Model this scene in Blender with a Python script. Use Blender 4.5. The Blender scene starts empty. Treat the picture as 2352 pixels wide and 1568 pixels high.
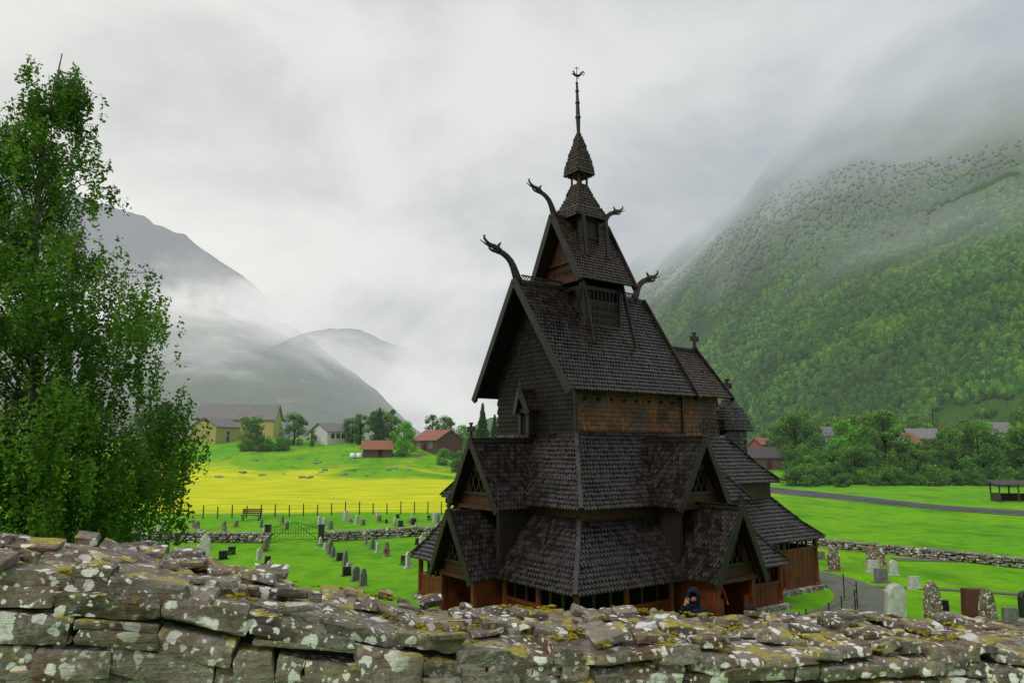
import bpy, math, random, bmesh
import numpy as np
from mathutils import Vector, Matrix, noise
R=random.Random(11); NR=np.random.RandomState(5)
scn=bpy.context.scene
COL=scn.collection
scn.view_settings.view_transform='Standard'; scn.view_settings.look='None'; scn.view_settings.exposure=0
CAMZ=6.0
MIST=(.53,.56,.575,1)  # scattered-light colour, painted onto distant surfaces as emission
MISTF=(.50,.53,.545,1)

# ---------------------------------------------------------------- node helpers
class NT:
    def __init__(s,name):
        s.m=bpy.data.materials.new(name); s.m.use_nodes=True
        s.t=s.m.node_tree; s.t.nodes.clear(); s.out=s.t.nodes.new('ShaderNodeOutputMaterial')
    def n(s,ty,props=None,**inp):
        nd=s.t.nodes.new(ty)
        for k,v in (props or {}).items(): setattr(nd,k,v)
        for k,v in inp.items():
            key=int(k[1:]) if (k[0]=='i' and k[1:].isdigit()) else k.replace('_',' ')
            sock=nd.inputs[key]
            if isinstance(v,bpy.types.NodeSocket): s.t.links.new(v,sock)
            else: sock.default_value=v
        return nd
    def math(s,op,a,b=0.0,c=0.0,clamp=False):
        return s.n('ShaderNodeMath',{'operation':op,'use_clamp':clamp},i0=a,i1=b,i2=c).outputs[0]
    def mix(s,f,a,b,bl='MIX'):
        nd=s.t.nodes.new('ShaderNodeMix'); nd.data_type='RGBA'; nd.blend_type=bl
        for i,v in ((0,f),(6,a),(7,b)):
            if isinstance(v,bpy.types.NodeSocket): s.t.links.new(v,nd.inputs[i])
            else: nd.inputs[i].default_value=(v if i==0 else (tuple(v)+(1,))[:4])
        return nd.outputs[2]
    def noise(s,vec,scale,detail=4,rough=.55,dist=0):
        return s.n('ShaderNodeTexNoise',None,Vector=vec,Scale=scale,Detail=detail,Roughness=rough,Distortion=dist).outputs['Fac']
    def rng(s,v,a,b,c=0.0,d=1.0,smooth=False):
        return s.n('ShaderNodeMapRange',{'interpolation_type':'SMOOTHSTEP' if smooth else 'LINEAR','clamp':True},i0=v,i1=a,i2=b,i3=c,i4=d).outputs[0]
    def pos(s): return s.n('ShaderNodeNewGeometry').outputs['Position']
    def obj(s): return s.n('ShaderNodeTexCoord').outputs['Object']
    def attr(s,name='tint'): return s.n('ShaderNodeAttribute',{'attribute_name':name}).outputs['Fac']
    def scale(s,vec,x,y,z): return s.n('ShaderNodeMapping',None,Vector=vec,Scale=(x,y,z)).outputs[0]
    def sep(s,vec): return s.n('ShaderNodeSeparateXYZ',None,i0=vec).outputs
    def bump(s,h,st=.5,dist=.02): return s.n('ShaderNodeBump',None,Height=h,Strength=st,Distance=dist).outputs[0]
    def bsdf(s,col,rough=.7,normal=None,spec=.5,metal=0):
        nd=s.n('ShaderNodeBsdfPrincipled')
        for k,v in (('Base Color',col),('Roughness',rough),('Specular IOR Level',spec),('Metallic',metal)):
            if isinstance(v,bpy.types.NodeSocket): s.t.links.new(v,nd.inputs[k])
            else: nd.inputs[k].default_value=((tuple(v)+(1,))[:4] if k=='Base Color' else v)
        if normal: s.t.links.new(normal,nd.inputs['Normal'])
        return nd.outputs[0]
    def emis(s,sh,f,col=MIST):
        return s.n('ShaderNodeMixShader',None,i0=f,i1=sh,i2=s.n('ShaderNodeEmission',None,Color=col,Strength=1.0).outputs[0]).outputs[0]
    def haze(s,sh,L=5000.0,mx=1.0,col=MIST):  # distance haze painted into the surface shader as glowing mist colour
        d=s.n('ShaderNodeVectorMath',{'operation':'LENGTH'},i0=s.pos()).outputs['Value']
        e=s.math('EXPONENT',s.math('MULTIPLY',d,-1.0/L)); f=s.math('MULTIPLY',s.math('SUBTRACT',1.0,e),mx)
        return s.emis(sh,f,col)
    def done(s,sh):
        s.t.links.new(sh,s.out.inputs[0]); return s.m

# ---------------------------------------------------------------- materials
def m_shingle(name,c0,c1,r0=.3,r1=.6,warm=None,spec=.5):
    n=NT(name); p=n.obj(); t=n.attr()
    no=n.noise(p,2.0,4); nf=n.noise(p,26.0,3)
    t2=n.math('POWER',t,1.6)
    f=n.math('ADD',n.math('MULTIPLY',t2,.7),n.math('MULTIPLY',no,.3))
    c=n.mix(f,c0,c1)
    if warm: c=n.mix(n.rng(n.noise(p,.9,4),.44,.62,0,.9),c,warm)
    c=n.mix(n.rng(nf,.35,.75,0,.5),c,(c0[0]*.4,c0[1]*.4,c0[2]*.4))
    rg=n.rng(n.math('ADD',n.noise(p,1.1,2),n.math('MULTIPLY',t,.25)),.42,.8,r0,r1)
    return n.done(n.bsdf(c,rg,n.bump(nf,.3,.01),spec))
M_TAR=m_shingle('tarred_shingle',(.0055,.0045,.0042),(.052,.041,.036),.16,.42,spec=.55)
M_TOW=m_shingle('weathered_shingle',(.010,.007,.0055),(.082,.054,.037),.25,.55)
M_WSH=m_shingle('wall_shingle',(.005,.004,.0032),(.028,.020,.015),.5,.8,spec=.3)
M_ORG=m_shingle('ochre_shingle',(.050,.017,.005),(.34,.115,.024),.4,.7,warm=(.024,.012,.007))
def m_wood(name,c0,c1,rough=.55,sc=(14,14,1.2)):
    n=NT(name); p=n.obj(); g=n.noise(n.scale(p,*sc),1.0,4,.6)
    b=n.noise(p,1.6,2); c=n.mix(g,c0,c1); c=n.mix(n.rng(b,.35,.7,0,.6),c,tuple(x*.3 for x in c0))
    return n.done(n.bsdf(c,rough,n.bump(g,.4,.01),.35))
M_WOOD=m_wood('dark_timber',(.009,.0065,.005),(.034,.023,.016),.45)
M_BRN=m_wood('tarred_brown_timber',(.022,.008,.0035),(.10,.033,.011))
M_RED=m_wood('red_brown_planks',(.055,.013,.005),(.23,.052,.014),.45)
M_HIP=m_wood('grey_board',(.02,.018,.018),(.085,.077,.073),.35)
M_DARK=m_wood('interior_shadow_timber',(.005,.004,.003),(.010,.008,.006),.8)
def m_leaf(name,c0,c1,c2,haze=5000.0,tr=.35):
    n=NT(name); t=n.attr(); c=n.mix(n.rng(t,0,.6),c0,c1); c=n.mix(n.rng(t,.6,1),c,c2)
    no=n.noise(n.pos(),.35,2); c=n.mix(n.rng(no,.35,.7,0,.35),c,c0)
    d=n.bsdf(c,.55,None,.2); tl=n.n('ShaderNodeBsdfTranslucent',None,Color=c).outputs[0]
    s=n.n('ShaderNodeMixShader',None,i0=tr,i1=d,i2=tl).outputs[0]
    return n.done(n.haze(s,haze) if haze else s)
M_BIRCH=m_leaf('birch_leaves',(.028,.075,.008),(.10,.225,.018),(.22,.38,.04),None,.42)
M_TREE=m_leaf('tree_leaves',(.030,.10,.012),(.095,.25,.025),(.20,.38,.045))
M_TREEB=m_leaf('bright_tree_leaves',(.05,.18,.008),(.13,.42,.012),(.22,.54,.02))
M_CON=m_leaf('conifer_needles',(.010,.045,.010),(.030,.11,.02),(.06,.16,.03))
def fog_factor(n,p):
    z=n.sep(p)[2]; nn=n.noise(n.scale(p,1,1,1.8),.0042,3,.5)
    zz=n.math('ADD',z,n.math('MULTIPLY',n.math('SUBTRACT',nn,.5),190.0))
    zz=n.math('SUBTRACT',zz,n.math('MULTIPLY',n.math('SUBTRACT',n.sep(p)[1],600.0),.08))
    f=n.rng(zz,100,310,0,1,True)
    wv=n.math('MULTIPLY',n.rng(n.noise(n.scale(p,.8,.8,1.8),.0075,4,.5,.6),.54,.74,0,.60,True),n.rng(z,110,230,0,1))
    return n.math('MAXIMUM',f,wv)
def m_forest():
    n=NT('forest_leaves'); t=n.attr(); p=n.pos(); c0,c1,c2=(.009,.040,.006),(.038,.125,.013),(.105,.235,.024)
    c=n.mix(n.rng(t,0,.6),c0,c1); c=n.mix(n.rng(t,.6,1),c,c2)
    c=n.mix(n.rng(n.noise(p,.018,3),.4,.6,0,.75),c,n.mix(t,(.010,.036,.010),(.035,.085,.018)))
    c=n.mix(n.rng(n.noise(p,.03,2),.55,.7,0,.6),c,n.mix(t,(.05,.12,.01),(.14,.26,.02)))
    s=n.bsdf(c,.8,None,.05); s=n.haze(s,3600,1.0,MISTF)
    return n.done(n.emis(s,fog_factor(n,p),MISTF))  # low cloud painted over the crowns as emission
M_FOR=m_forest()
def m_bark(name,a,b):
    n=NT(name); p=n.pos(); f=n.noise(n.scale(p,2,2,7),2,5)
    return n.done(n.bsdf(n.mix(n.rng(f,.42,.6),a,b),.8,n.bump(f,.5,.02)))
M_BARK=m_bark('birch_bark',(.14,.125,.105),(.03,.026,.022)); M_BARKD=m_bark('dark_bark',(.05,.04,.03),(.02,.016,.012))
def m_plain(name,c,rough=.7,nz=.25,sc=4.0,haze=None,metal=0,spec=.4):
    n=NT(name); p=n.obj(); f=n.noise(p,sc,4); c2=tuple(x*(1-nz*1.6) for x in c)
    s=n.bsdf(n.mix(n.rng(f,.3,.7),c2,c),rough,n.bump(f,.2,.01),spec,metal)
    return n.done(n.haze(s,haze) if haze else s)
def m_boards(name,c,haze=5000.0,vert=False,sc=6.0):
    n=NT(name); p=n.obj(); w=n.n('ShaderNodeTexWave',{'bands_direction':'X' if vert else 'Z','wave_profile':'SAW'},Vector=p,Scale=sc).outputs['Fac']
    f=n.noise(p,1.5,4); cc=n.mix(n.rng(f,.3,.7),tuple(x*.72 for x in c),c); cc=n.mix(n.rng(w,.0,.15,.35,0),cc,(0.02,.02,.02))
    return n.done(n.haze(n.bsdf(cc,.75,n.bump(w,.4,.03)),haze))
M_WHITE=m_boards('white_boards',(.66,.67,.68)); M_YEL=m_boards('ochre_yellow_boards',(.50,.44,.12),vert=True)
M_HRED=m_boards('red_boards',(.30,.05,.035),vert=True); M_HBR=m_boards('brown_log_wall',(.09,.035,.02),sc=3)
M_RTILE=m_boards('red_roof_tiles',(.30,.11,.065),sc=4); M_GROOF=m_boards('grey_roof',(.20,.195,.20),sc=3); M_DROOF=m_boards('dark_roof',(.06,.052,.05),sc=3)
M_WIN=m_plain('window_glass',(.05,.06,.07),.15,.2); M_STEEL=m_plain('dark_iron',(.02,.02,.02),.5,.2,8,metal=.6)
M_POST=m_plain('fence_wood',(.09,.07,.055),.85,.4,9); M_WIRE=m_plain('wire',(.08,.08,.08),.5)
M_GREENP=m_plain('green_painted_iron',(.015,.05,.028),.45,.3)
M_WRAP=m_plain('white_plastic',(.75,.75,.76),.35,.1)

def m_stone(name,base=((.055,.043,.034),(.25,.205,.165)),lich=1.0,moss=1.0,s=1.0):
    n=NT(name); p=n.pos(); t=n.attr()
    strat=n.noise(n.scale(p,5*s,5*s,42*s),1.0,5,.62)
    gr=n.noise(p,60*s,4,.7)
    f=n.math('ADD',n.math('MULTIPLY',t,.5),n.math('MULTIPLY',strat,.5))
    c=n.mix(n.rng(f,.25,.75),base[0],base[1])
    c=n.mix(n.rng(n.noise(p,5.5*s,4),.50,.64,0,.75),c,(.14,.065,.032))
    c=n.mix(n.rng(gr,.42,.7,0,.6),c,(.018,.015,.012))
    wp=n.n('ShaderNodeVectorMath',{'operation':'ADD'},i0=p,i1=n.n('ShaderNodeVectorMath',{'operation':'SCALE'},i0=n.n('ShaderNodeTexNoise',None,Vector=p,Scale=26.0*s,Detail=4.0).outputs['Color'],i3=.045/s).outputs[0]).outputs[0]
    film=n.math('MULTIPLY',n.rng(n.noise(p,6*s,6,.72),.46,.56,0,1),n.rng(gr,.34,.56))
    c=n.mix(n.math('MULTIPLY',film,.52*lich),c,n.mix(n.rng(n.noise(p,9*s,2),.45,.6),(.40,.385,.33),(.27,.26,.18)))
    reg=n.noise(p,2.6*s,2)
    for sc,th,colr,am,lo in ((24,.52,(.78,.77,.71),1.0,.22),(9.5,.44,(.70,.69,.63),1.0,.34),(46,.42,(.76,.75,.69),.95,.15)):
        v=n.n('ShaderNodeTexVoronoi',None,Vector=wp,Scale=float(sc*s))
        rc=n.sep(v.outputs['Color'])[0]
        r=n.math('MULTIPLY',n.rng(rc,lo,1.0,0,1),th)
        msk=n.rng(n.math('SUBTRACT',r,v.outputs['Distance']),0,.05)
        msk=n.math('MULTIPLY',n.math('MULTIPLY',msk,n.rng(reg,.36,.50,.15,1)),n.rng(gr,.3,.5,.55,1))
        c=n.mix(n.math('MULTIPLY',msk,am*lich),c,colr)
    nz=n.sep(n.n('ShaderNodeNewGeometry').outputs['Normal'])[2]
    yn=n.noise(p,8*s,5,.7)
    yl=n.math('MULTIPLY',n.rng(yn,.52,.59),n.rng(nz,.1,.8,.05,1))
    c=n.mix(n.math('MULTIPLY',yl,.85*moss),c,n.mix(gr,(.14,.13,.012),(.56,.46,.03)))
    h=n.math('ADD',n.math('MULTIPLY',strat,1.2),n.math('MULTIPLY',gr,.5)); h=n.math('ADD',h,n.math('MULTIPLY',film,.15))
    rg=n.rng(reg,.3,.7,.5,.85)
    return n.done(n.bsdf(c,rg,n.bump(h,.9,.012/s),.35))
M_STONE=m_stone('lichen_stone'); M_STONE2=m_stone('low_wall_stone',((.07,.065,.06),(.27,.26,.24)),.9,.4,.3)
M_GW=m_plain('pale_gravestone',(.60,.60,.55),.8,.3,7); M_GG=m_plain('grey_gravestone',(.22,.22,.21),.6,.4,7)
M_GB=m_stone('lichened_gravestone',((.10,.06,.035),(.30,.20,.12)),.9,.6,.45); M_GR=m_plain('red_granite',(.13,.05,.04),.4,.3,20); M_GD=m_plain('dark_granite',(.03,.03,.033),.3,.3,20)
def m_moss():
    n=NT('moss'); p=n.pos(); a=n.noise(p,90,4,.7); b=n.noise(p,9,3)
    c=n.mix(n.rng(a,.35,.65),(.13,.12,.008),(.62,.53,.03)); c=n.mix(n.rng(b,.45,.7),c,(.24,.17,.03)); 
    return n.done(n.bsdf(c,.9,n.bump(a,1.0,.02),.1))
M_MOSS=m_moss()

# ---------------------------------------------------------------- object helpers
def link(o,parent=None):
    COL.objects.link(o)
    if parent is not None: o.parent=parent
    return o
def tag(o,label,cat,group=None,kind=None):
    if label: o['label']=label
    if cat: o['category']=cat
    if group: o['group']=group
    if kind: o['kind']=kind
    return o
def thing(name,loc,label,cat,group=None,rotz=0):
    e=bpy.data.objects.new(name,None); e.empty_display_size=.3; link(e); e.location=loc; e.rotation_euler=(0,0,rotz)
    return tag(e,label,cat,group)
def np_mesh(name,V,F,mat,parent=None,tint=None,smooth=False,loc=None):
    V=np.asarray(V,dtype=np.float32); F=np.asarray(F,dtype=np.int32); k=F.shape[1]
    me=bpy.data.meshes.new(name); me.vertices.add(len(V)); me.vertices.foreach_set('co',V.ravel())
    me.loops.add(F.size); me.loops.foreach_set('vertex_index',F.ravel())
    me.polygons.add(len(F)); me.polygons.foreach_set('loop_start',np.arange(0,F.size,k,dtype=np.int32))
    me.polygons.foreach_set('loop_total',np.full(len(F),k,dtype=np.int32))
    if smooth: me.polygons.foreach_set('use_smooth',np.ones(len(F),dtype=bool))
    me.update(calc_edges=True)
    if tint is not None:
        a=me.attributes.new('tint','FLOAT','FACE'); a.data.foreach_set('value',np.asarray(tint,dtype=np.float32))
    me.materials.append(mat); o=bpy.data.objects.new(name,me); link(o,parent)
    if loc is not None: o.location=loc
    return o
class MB:
    def __init__(s): s.V=[];s.F=[];s.T=[]
    def add(s,vs,fs,t=None):
        b=len(s.V); s.V.extend([tuple(v) for v in vs]); t=R.random() if t is None else t
        for f in fs: s.F.append([b+i for i in f]); s.T.append(t)
    def box(s,c,d,rz=0,t=None):
        cx,cy,cz=c; x,y,z=d[0]/2,d[1]/2,d[2]/2; ca,sa=math.cos(rz),math.sin(rz)
        vs=[(cx+i*x*ca-j*y*sa,cy+i*x*sa+j*y*ca,cz+k*z) for k in(-1,1) for j in(-1,1) for i in(-1,1)]
        s.add(vs,[(0,2,3,1),(4,5,7,6),(0,1,5,4),(1,3,7,5),(3,2,6,7),(2,0,4,6)],t)
    def beam(s,A,B,w,h,up=(0,0,1),t=None,w2=None,h2=None):
        A=Vector(A);B=Vector(B); d=(B-A).normalized(); up=Vector(up)
        if abs(d.dot(up))>.98: up=Vector((1,0,0))
        x=d.cross(up).normalized(); y=x.cross(d).normalized(); w2=w if w2 is None else w2; h2=h if h2 is None else h2
        vs=[]
        for P,ww,hh in((A,w,h),(B,w2,h2)):
            for i,j in((-1,-1),(1,-1),(1,1),(-1,1)): vs.append(P+x*(i*ww/2)+y*(j*hh/2))
        s.add(vs,[(3,2,1,0),(4,5,6,7),(0,1,5,4),(1,2,6,5),(2,3,7,6),(3,0,4,7)],t)
    def prism(s,pts,n,th,t=None):
        n=Vector(n); k=len(pts); vs=[Vector(p) for p in pts]+[Vector(p)-n*th for p in pts]
        s.add(vs,[tuple(range(k)),tuple(reversed(range(k,2*k)))]+[(i,k+i,k+(i+1)%k,(i+1)%k) for i in range(k)],t)
    def tube(s,P,rad,n=8,t=None,sy=1.0,side=None):
        P=[Vector(p) for p in P]; vs=[]
        for i,p in enumerate(P):
            d=(P[min(i+1,len(P)-1)]-P[max(i-1,0)]).normalized(); up=Vector(side) if side else Vector((0,0,1))
            if abs(d.dot(up))>.97: up=Vector((1,0,.1)).normalized()
            x=d.cross(up).normalized(); y=x.cross(d).normalized(); r=rad[i]
            for j in range(n):
                a=2*math.pi*j/n; vs.append(p+x*(r*math.cos(a))+y*(r*sy*math.sin(a)))
        fs=[(i*n+j,i*n+(j+1)%n,(i+1)*n+(j+1)%n,(i+1)*n+j) for i in range(len(P)-1) for j in range(n)]
        fs+= [tuple(reversed(range(n))),tuple(range((len(P)-1)*n,len(P)*n))]
        s.add(vs,fs,t)
    def roof(s,pts,w=.15,h=.185,th=.046,base=True,lift=.06):
        pts=[Vector(p) for p in pts]; p0,p1,p2=pts[0],pts[1],pts[2]
        u=(p1-p0).normalized(); n=u.cross(p2-p1).normalized(); v=n.cross(u)
        q=[((p-p0).dot(u),(p-p0).dot(v)) for p in pts]
        if base: s.prism([p-n*.012 for p in pts],n,.07,0.0)
        def inside(x,y):
            for i in range(len(q)):
                a=q[i];b=q[(i+1)%len(q)]
                if (b[0]-a[0])*(y-a[1])-(b[1]-a[1])*(x-a[0])< -1e-4: return False
            return True
        us=[a for a,_ in q]; vm=max(b for _,b in q); row=0; y=-lift
        while y<vm-.03:
            x=min(us)-w+(w/2 if row%2 else 0)
            while x<max(us)+w:
                if inside(x,max(y,0)+h*.4 if y+h*.4<vm else vm-.01) or inside(x,max(y,0)+.01):
                    j=R.uniform(-.005,.005); jt=R.uniform(.85,1.2)*th; ww=w*R.uniform(.445,.465); dy=R.uniform(-.006,.006); e=R.uniform(-.003,.003)
                    loc=[(x-ww,y+h*1.25,.0),(x-ww,y+.45*h+dy,jt+e),(x-ww*.6+j,y+.18*h+dy,jt+e),(x+j,y+dy-.015,jt*1.05),(x+ww*.6+j,y+.18*h+dy,jt-e),(x+ww,y+.45*h+dy,jt-e),(x+ww,y+h*1.25,.0)]
                    top=[p0+u*a+v*b+n*c for a,b,c in loc]; bot=[p0+u*a+v*b+n*(-.005) for a,b,c in loc[1:6]]
                    s.add(top+bot,[(0,1,2,3,4,5,6),(1,7,8,2),(2,8,9,3),(3,9,10,4),(4,10,11,5),(0,7,1),(5,11,6)])
                x+=w
            y+=h; row+=1
    def obj(s,name,mat,parent=None,smooth=False,loc=None):
        me=bpy.data.meshes.new(name); me.from_pydata(s.V,[],s.F)
        a=me.attributes.new('tint','FLOAT','FACE'); a.data.foreach_set('value',np.asarray(s.T,dtype=np.float32))
        if smooth: me.polygons.foreach_set('use_smooth',[True]*len(me.polygons))
        me.materials.append(mat); me.update(); o=bpy.data.objects.new(name,me); link(o,parent)
        if loc is not None: o.location=loc
        return o
def dup(root,loc,rz=0,sc=1.0,label=None):
    r=root.copy(); COL.objects.link(r); r.location=loc; r.rotation_euler=(0,0,rz); r.scale=(sc,sc,sc) if not isinstance(sc,tuple) else sc
    if label: r['label']=label
    for c in [o for o in root.children]:
        cc=c.copy(); COL.objects.link(cc); cc.parent=r
    return r
def sstep(a,b,x):
    t=np.clip((np.asarray(x,dtype=float)-a)/(b-a),0,1); return t*t*(3-2*t)

# ---------------------------------------------------------------- world
w=bpy.data.worlds.new('World'); scn.world=w; w.use_nodes=True; t=w.node_tree; t.nodes.clear()
def wn(ty,props=None,**inp):
    nd=t.nodes.new(ty)
    for k,v in (props or {}).items(): setattr(nd,k,v)
    for k,v in inp.items():
        key=int(k[1:]) if (k[0]=='i' and k[1:].isdigit()) else k.replace('_',' ')
        if isinstance(v,bpy.types.NodeSocket): t.links.new(v,nd.inputs[key])
        else: nd.inputs[key].default_value=v
    return nd
tc=wn('ShaderNodeTexCoord').outputs['Generated']
mp=wn('ShaderNodeMapping',None,Vector=tc,Scale=(1.0,1.0,1.7),Location=(.4,0,.3)).outputs[0]
n1=wn('ShaderNodeTexNoise',None,Vector=mp,Scale=2.4,Detail=6.0,Roughness=.52,Distortion=.25).outputs['Fac']
cr=wn('ShaderNodeValToRGB',None,Fac=n1); e=cr.color_ramp.elements; cr.color_ramp.interpolation='EASE'
e[0].position=.32; e[0].color=(.53,.555,.58,1); e[1].position=.64; e[1].color=(.83,.83,.82,1)
sp=wn('ShaderNodeSeparateXYZ',None,i0=tc).outputs
xr=wn('ShaderNodeMapRange',None,i0=sp[0],i1=-.5,i2=.6).outputs[0]
tintc=wn('ShaderNodeMix',{'data_type':'RGBA'}); t.links.new(xr,tintc.inputs[0]); tintc.inputs[6].default_value=(1.12,1.11,1.06,1); tintc.inputs[7].default_value=(.81,.86,.89,1)
mul=wn('ShaderNodeMix',{'data_type':'RGBA','blend_type':'MULTIPLY'}); mul.inputs[0].default_value=1; t.links.new(cr.outputs[0],mul.inputs[6]); t.links.new(tintc.outputs[2],mul.inputs[7])
bg=wn('ShaderNodeBackground',None,Color=mul.outputs[2],Strength=1.0).outputs[0]
sky=wn('ShaderNodeTexSky',{'sky_type':'NISHITA','sun_disc':False,'sun_elevation':math.radians(48),'sun_rotation':math.radians(215)})
bg2=wn('ShaderNodeBackground',None,Color=sky.outputs[0],Strength=.06).outputs[0]
mx=wn('ShaderNodeMixShader',None,i0=.95,i1=bg2,i2=bg).outputs[0]
t.links.new(mx,wn('ShaderNodeOutputWorld').inputs[0])
sl=bpy.data.lights.new('sun','SUN'); sl.energy=1.5; sl.angle=math.radians(15); sl.color=(1,.97,.90)
so=bpy.data.objects.new('sun',sl); link(so)
so.rotation_euler=Vector((math.sin(math.radians(215))*math.cos(.84),math.cos(math.radians(215))*math.cos(.84),math.sin(.84))).to_track_quat('Z','Y').to_euler()

# ---------------------------------------------------------------- camera
cam=bpy.data.cameras.new('camera'); cam.sensor_width=36; cam.lens=36*1700/2352; cam.clip_end=20000; cam.clip_start=.05
co=bpy.data.objects.new('camera',cam); link(co); co.location=(0,0,CAMZ); co.rotation_euler=(math.radians(90+8.23),0,0); scn.camera=co

# ---------------------------------------------------------------- terrain
def ter(X,Y):
    X=np.asarray(X,dtype=float);Y=np.asarray(Y,dtype=float)
    z=4.4*(1-sstep(2.2,23,Y))
    z=z+9.0*sstep(138,215,Y)*sstep(5,-25,X)
    z=z+1.6*np.exp(-((X+28)/14)**2-((Y-148)/10)**2)
    z=z+1.2*np.exp(-((X+60)/14)**2-((Y-165)/14)**2)
    z=z+4.0*sstep(130,210,Y)*sstep(15,60,X)
    z=z+.12*np.sin(X*.21+1)*np.sin(Y*.17)*sstep(30,60,Y)
    return z
def H(x,y): return float(ter(x,y))
xs=np.unique(np.concatenate([np.arange(-70,60,1.0),np.arange(-260,260,6.0),np.linspace(-4500,4500,60)]))
ys=np.unique(np.concatenate([np.arange(-12,60,1.0),np.arange(60,230,1.5),np.arange(230,600,10),np.geomspace(600,6000,30),[-300,-100,-40]]))
GX,GY=np.meshgrid(xs,ys); GZ=ter(GX,GY); nx=len(xs);ny=len(ys)
V=np.stack([GX,GY,GZ],-1).reshape(-1,3)
i,j=np.meshgrid(np.arange(nx-1),np.arange(ny-1)); a=(j*nx+i).ravel(); F=np.stack([a,a+1,a+nx+1,a+nx],1)
n=NT('meadow_ground'); p=n.pos(); yv=n.attr('yel')
g1=n.noise(p,.9,5,.65); g2=n.noise(p,.07,4); g3=n.noise(p,9,3,.7); g4=n.noise(n.scale(p,1,.5,1),.28,5,.65)
gc=n.mix(n.rng(g1,.3,.7),(.070,.27,.004),(.17,.47,.006)); gc=n.mix(n.rng(g2,.4,.65,0,.5),gc,(.26,.49,.006)); gc=n.mix(n.rng(g4,.48,.66,0,.65),gc,(.05,.19,.004)); gc=n.mix(n.rng(g3,.45,.75,0,.55),gc,(.03,.12,.002))
st=n.noise(n.scale(p,.25,1.1,1),.5,5,.6); yc=n.mix(n.rng(st,.35,.65),(.38,.50,.004),(.74,.71,.006)); yc=n.mix(n.rng(g3,.4,.8,0,.3),yc,(.24,.32,.006))
yw=n.rng(n.math('ADD',yv,n.math('MULTIPLY',n.math('SUBTRACT',n.noise(p,.09,5,.6),.5),1.3)),.30,.85,0,1,True)
gc=n.mix(yw,gc,yc)
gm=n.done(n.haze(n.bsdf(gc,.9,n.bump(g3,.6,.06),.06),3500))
g=np_mesh('ground',V,F,gm,smooth=True); tag(g,'bright green churchyard grass and mown yellow hay meadow','ground',kind='structure')
yel=(sstep(68,75,GY)*(1-.75*sstep(138,180,GY))*(1-sstep(-2,4,GX))*(1-.8*np.exp(-((GX+20)/22)**2-((GY-146)/9)**2)) *(1-.6*np.exp(-((GX+52)/10)**2-((GY-165)/9)**2))+ .5*np.exp(-((GX-34)/7)**2-((GY-100)/16)**2))
at=g.data.attributes.new('yel','FLOAT','POINT'); at.data.foreach_set('value',yel.ravel().astype(np.float32))

def strip(name,pts,width,mat,dz,label,cat):
    P=[Vector((x,y,0)) for x,y in pts]; Q=[]
    for k in range(len(P)-1):
        for q in range(8):
            tt=q/8; a=P[max(k-1,0)];b=P[k];c=P[k+1];d=P[min(k+2,len(P)-1)]
            Q.append(.5*((2*b)+(c-a)*tt+(2*a-5*b+4*c-d)*tt*tt+(3*b-a-3*c+d)*tt**3))
    Q.append(P[-1]); vs=[];m=4
    for k,p in enumerate(Q):
        d=(Q[min(k+1,len(Q)-1)]-Q[max(k-1,0)]).normalized(); s=Vector((d.y,-d.x,0))
        for i in range(m+1):
            q=p+s*((i/m-.5)*width(k/len(Q)) if callable(width) else (i/m-.5)*width); vs.append((q.x,q.y,H(q.x,q.y)+dz))
    F=[(k*(m+1)+i,k*(m+1)+i+1,(k+1)*(m+1)+i+1,(k+1)*(m+1)+i) for k in range(len(Q)-1) for i in range(m)]
    o=np_mesh(name,vs,F,mat); tag(o,label,cat,kind='structure'); return Q
n=NT('asphalt'); p=n.pos(); f=n.noise(p,6,5); am=n.done(n.bsdf(n.mix(f,(.035,.036,.04),(.085,.085,.09)),n.rng(n.noise(p,.2,3),.4,.6,.25,.6),n.bump(f,.2,.01)))
wm=m_plain('road_paint',(.65,.65,.62),.6,.4,3)
rp=[(64,38),(55,54),(47.5,70),(42.5,87),(39,106),(38,125),(40,160)]
strip('road',rp,6.6,am,.05,'wet dark asphalt country road with white edge lines','road')
for off in (-2.95,2.95):
    q=[]
    for k,(x,y) in enumerate(rp):
        a=Vector(rp[max(k-1,0)]);b=Vector(rp[min(k+1,len(rp)-1)]); d=(b-a).normalized(); q.append((x+d.y*off,y-d.x*off))
    strip('road_marking',q,.14,wm,.058,'white painted edge line on the wet road','road marking')
n=NT('gravel'); p=n.pos(); f=n.noise(p,14,5,.7); g_=n.noise(p,1.1,5,.7); pm=n.done(n.bsdf(n.mix(n.rng(g_,.48,.60,0,.85),n.mix(n.rng(f,.3,.7),(.06,.055,.048),(.19,.18,.16)),(.07,.12,.02)),.6,n.bump(f,.6,.03)))
strip('path',[(3,24),(6.5,24.3),(10,26.3),(13,29.0),(14.7,32.5),(14.6,36.5),(12.6,39.5),(9,42)],lambda f:2.7-1.0*f,pm,.03,'wet grey gravel churchyard path','path')
strip('path',[(14.6,33.8),(18,33.2),(21,32.0),(25,30.6),(31,28)],.5,pm,.035,'narrow worn path across the grass','path')
strip('path',[(21,42),(26,41.3),(33,42),(45,47)],1.2,pm,.03,'gravel path leading to the road','path')

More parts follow.
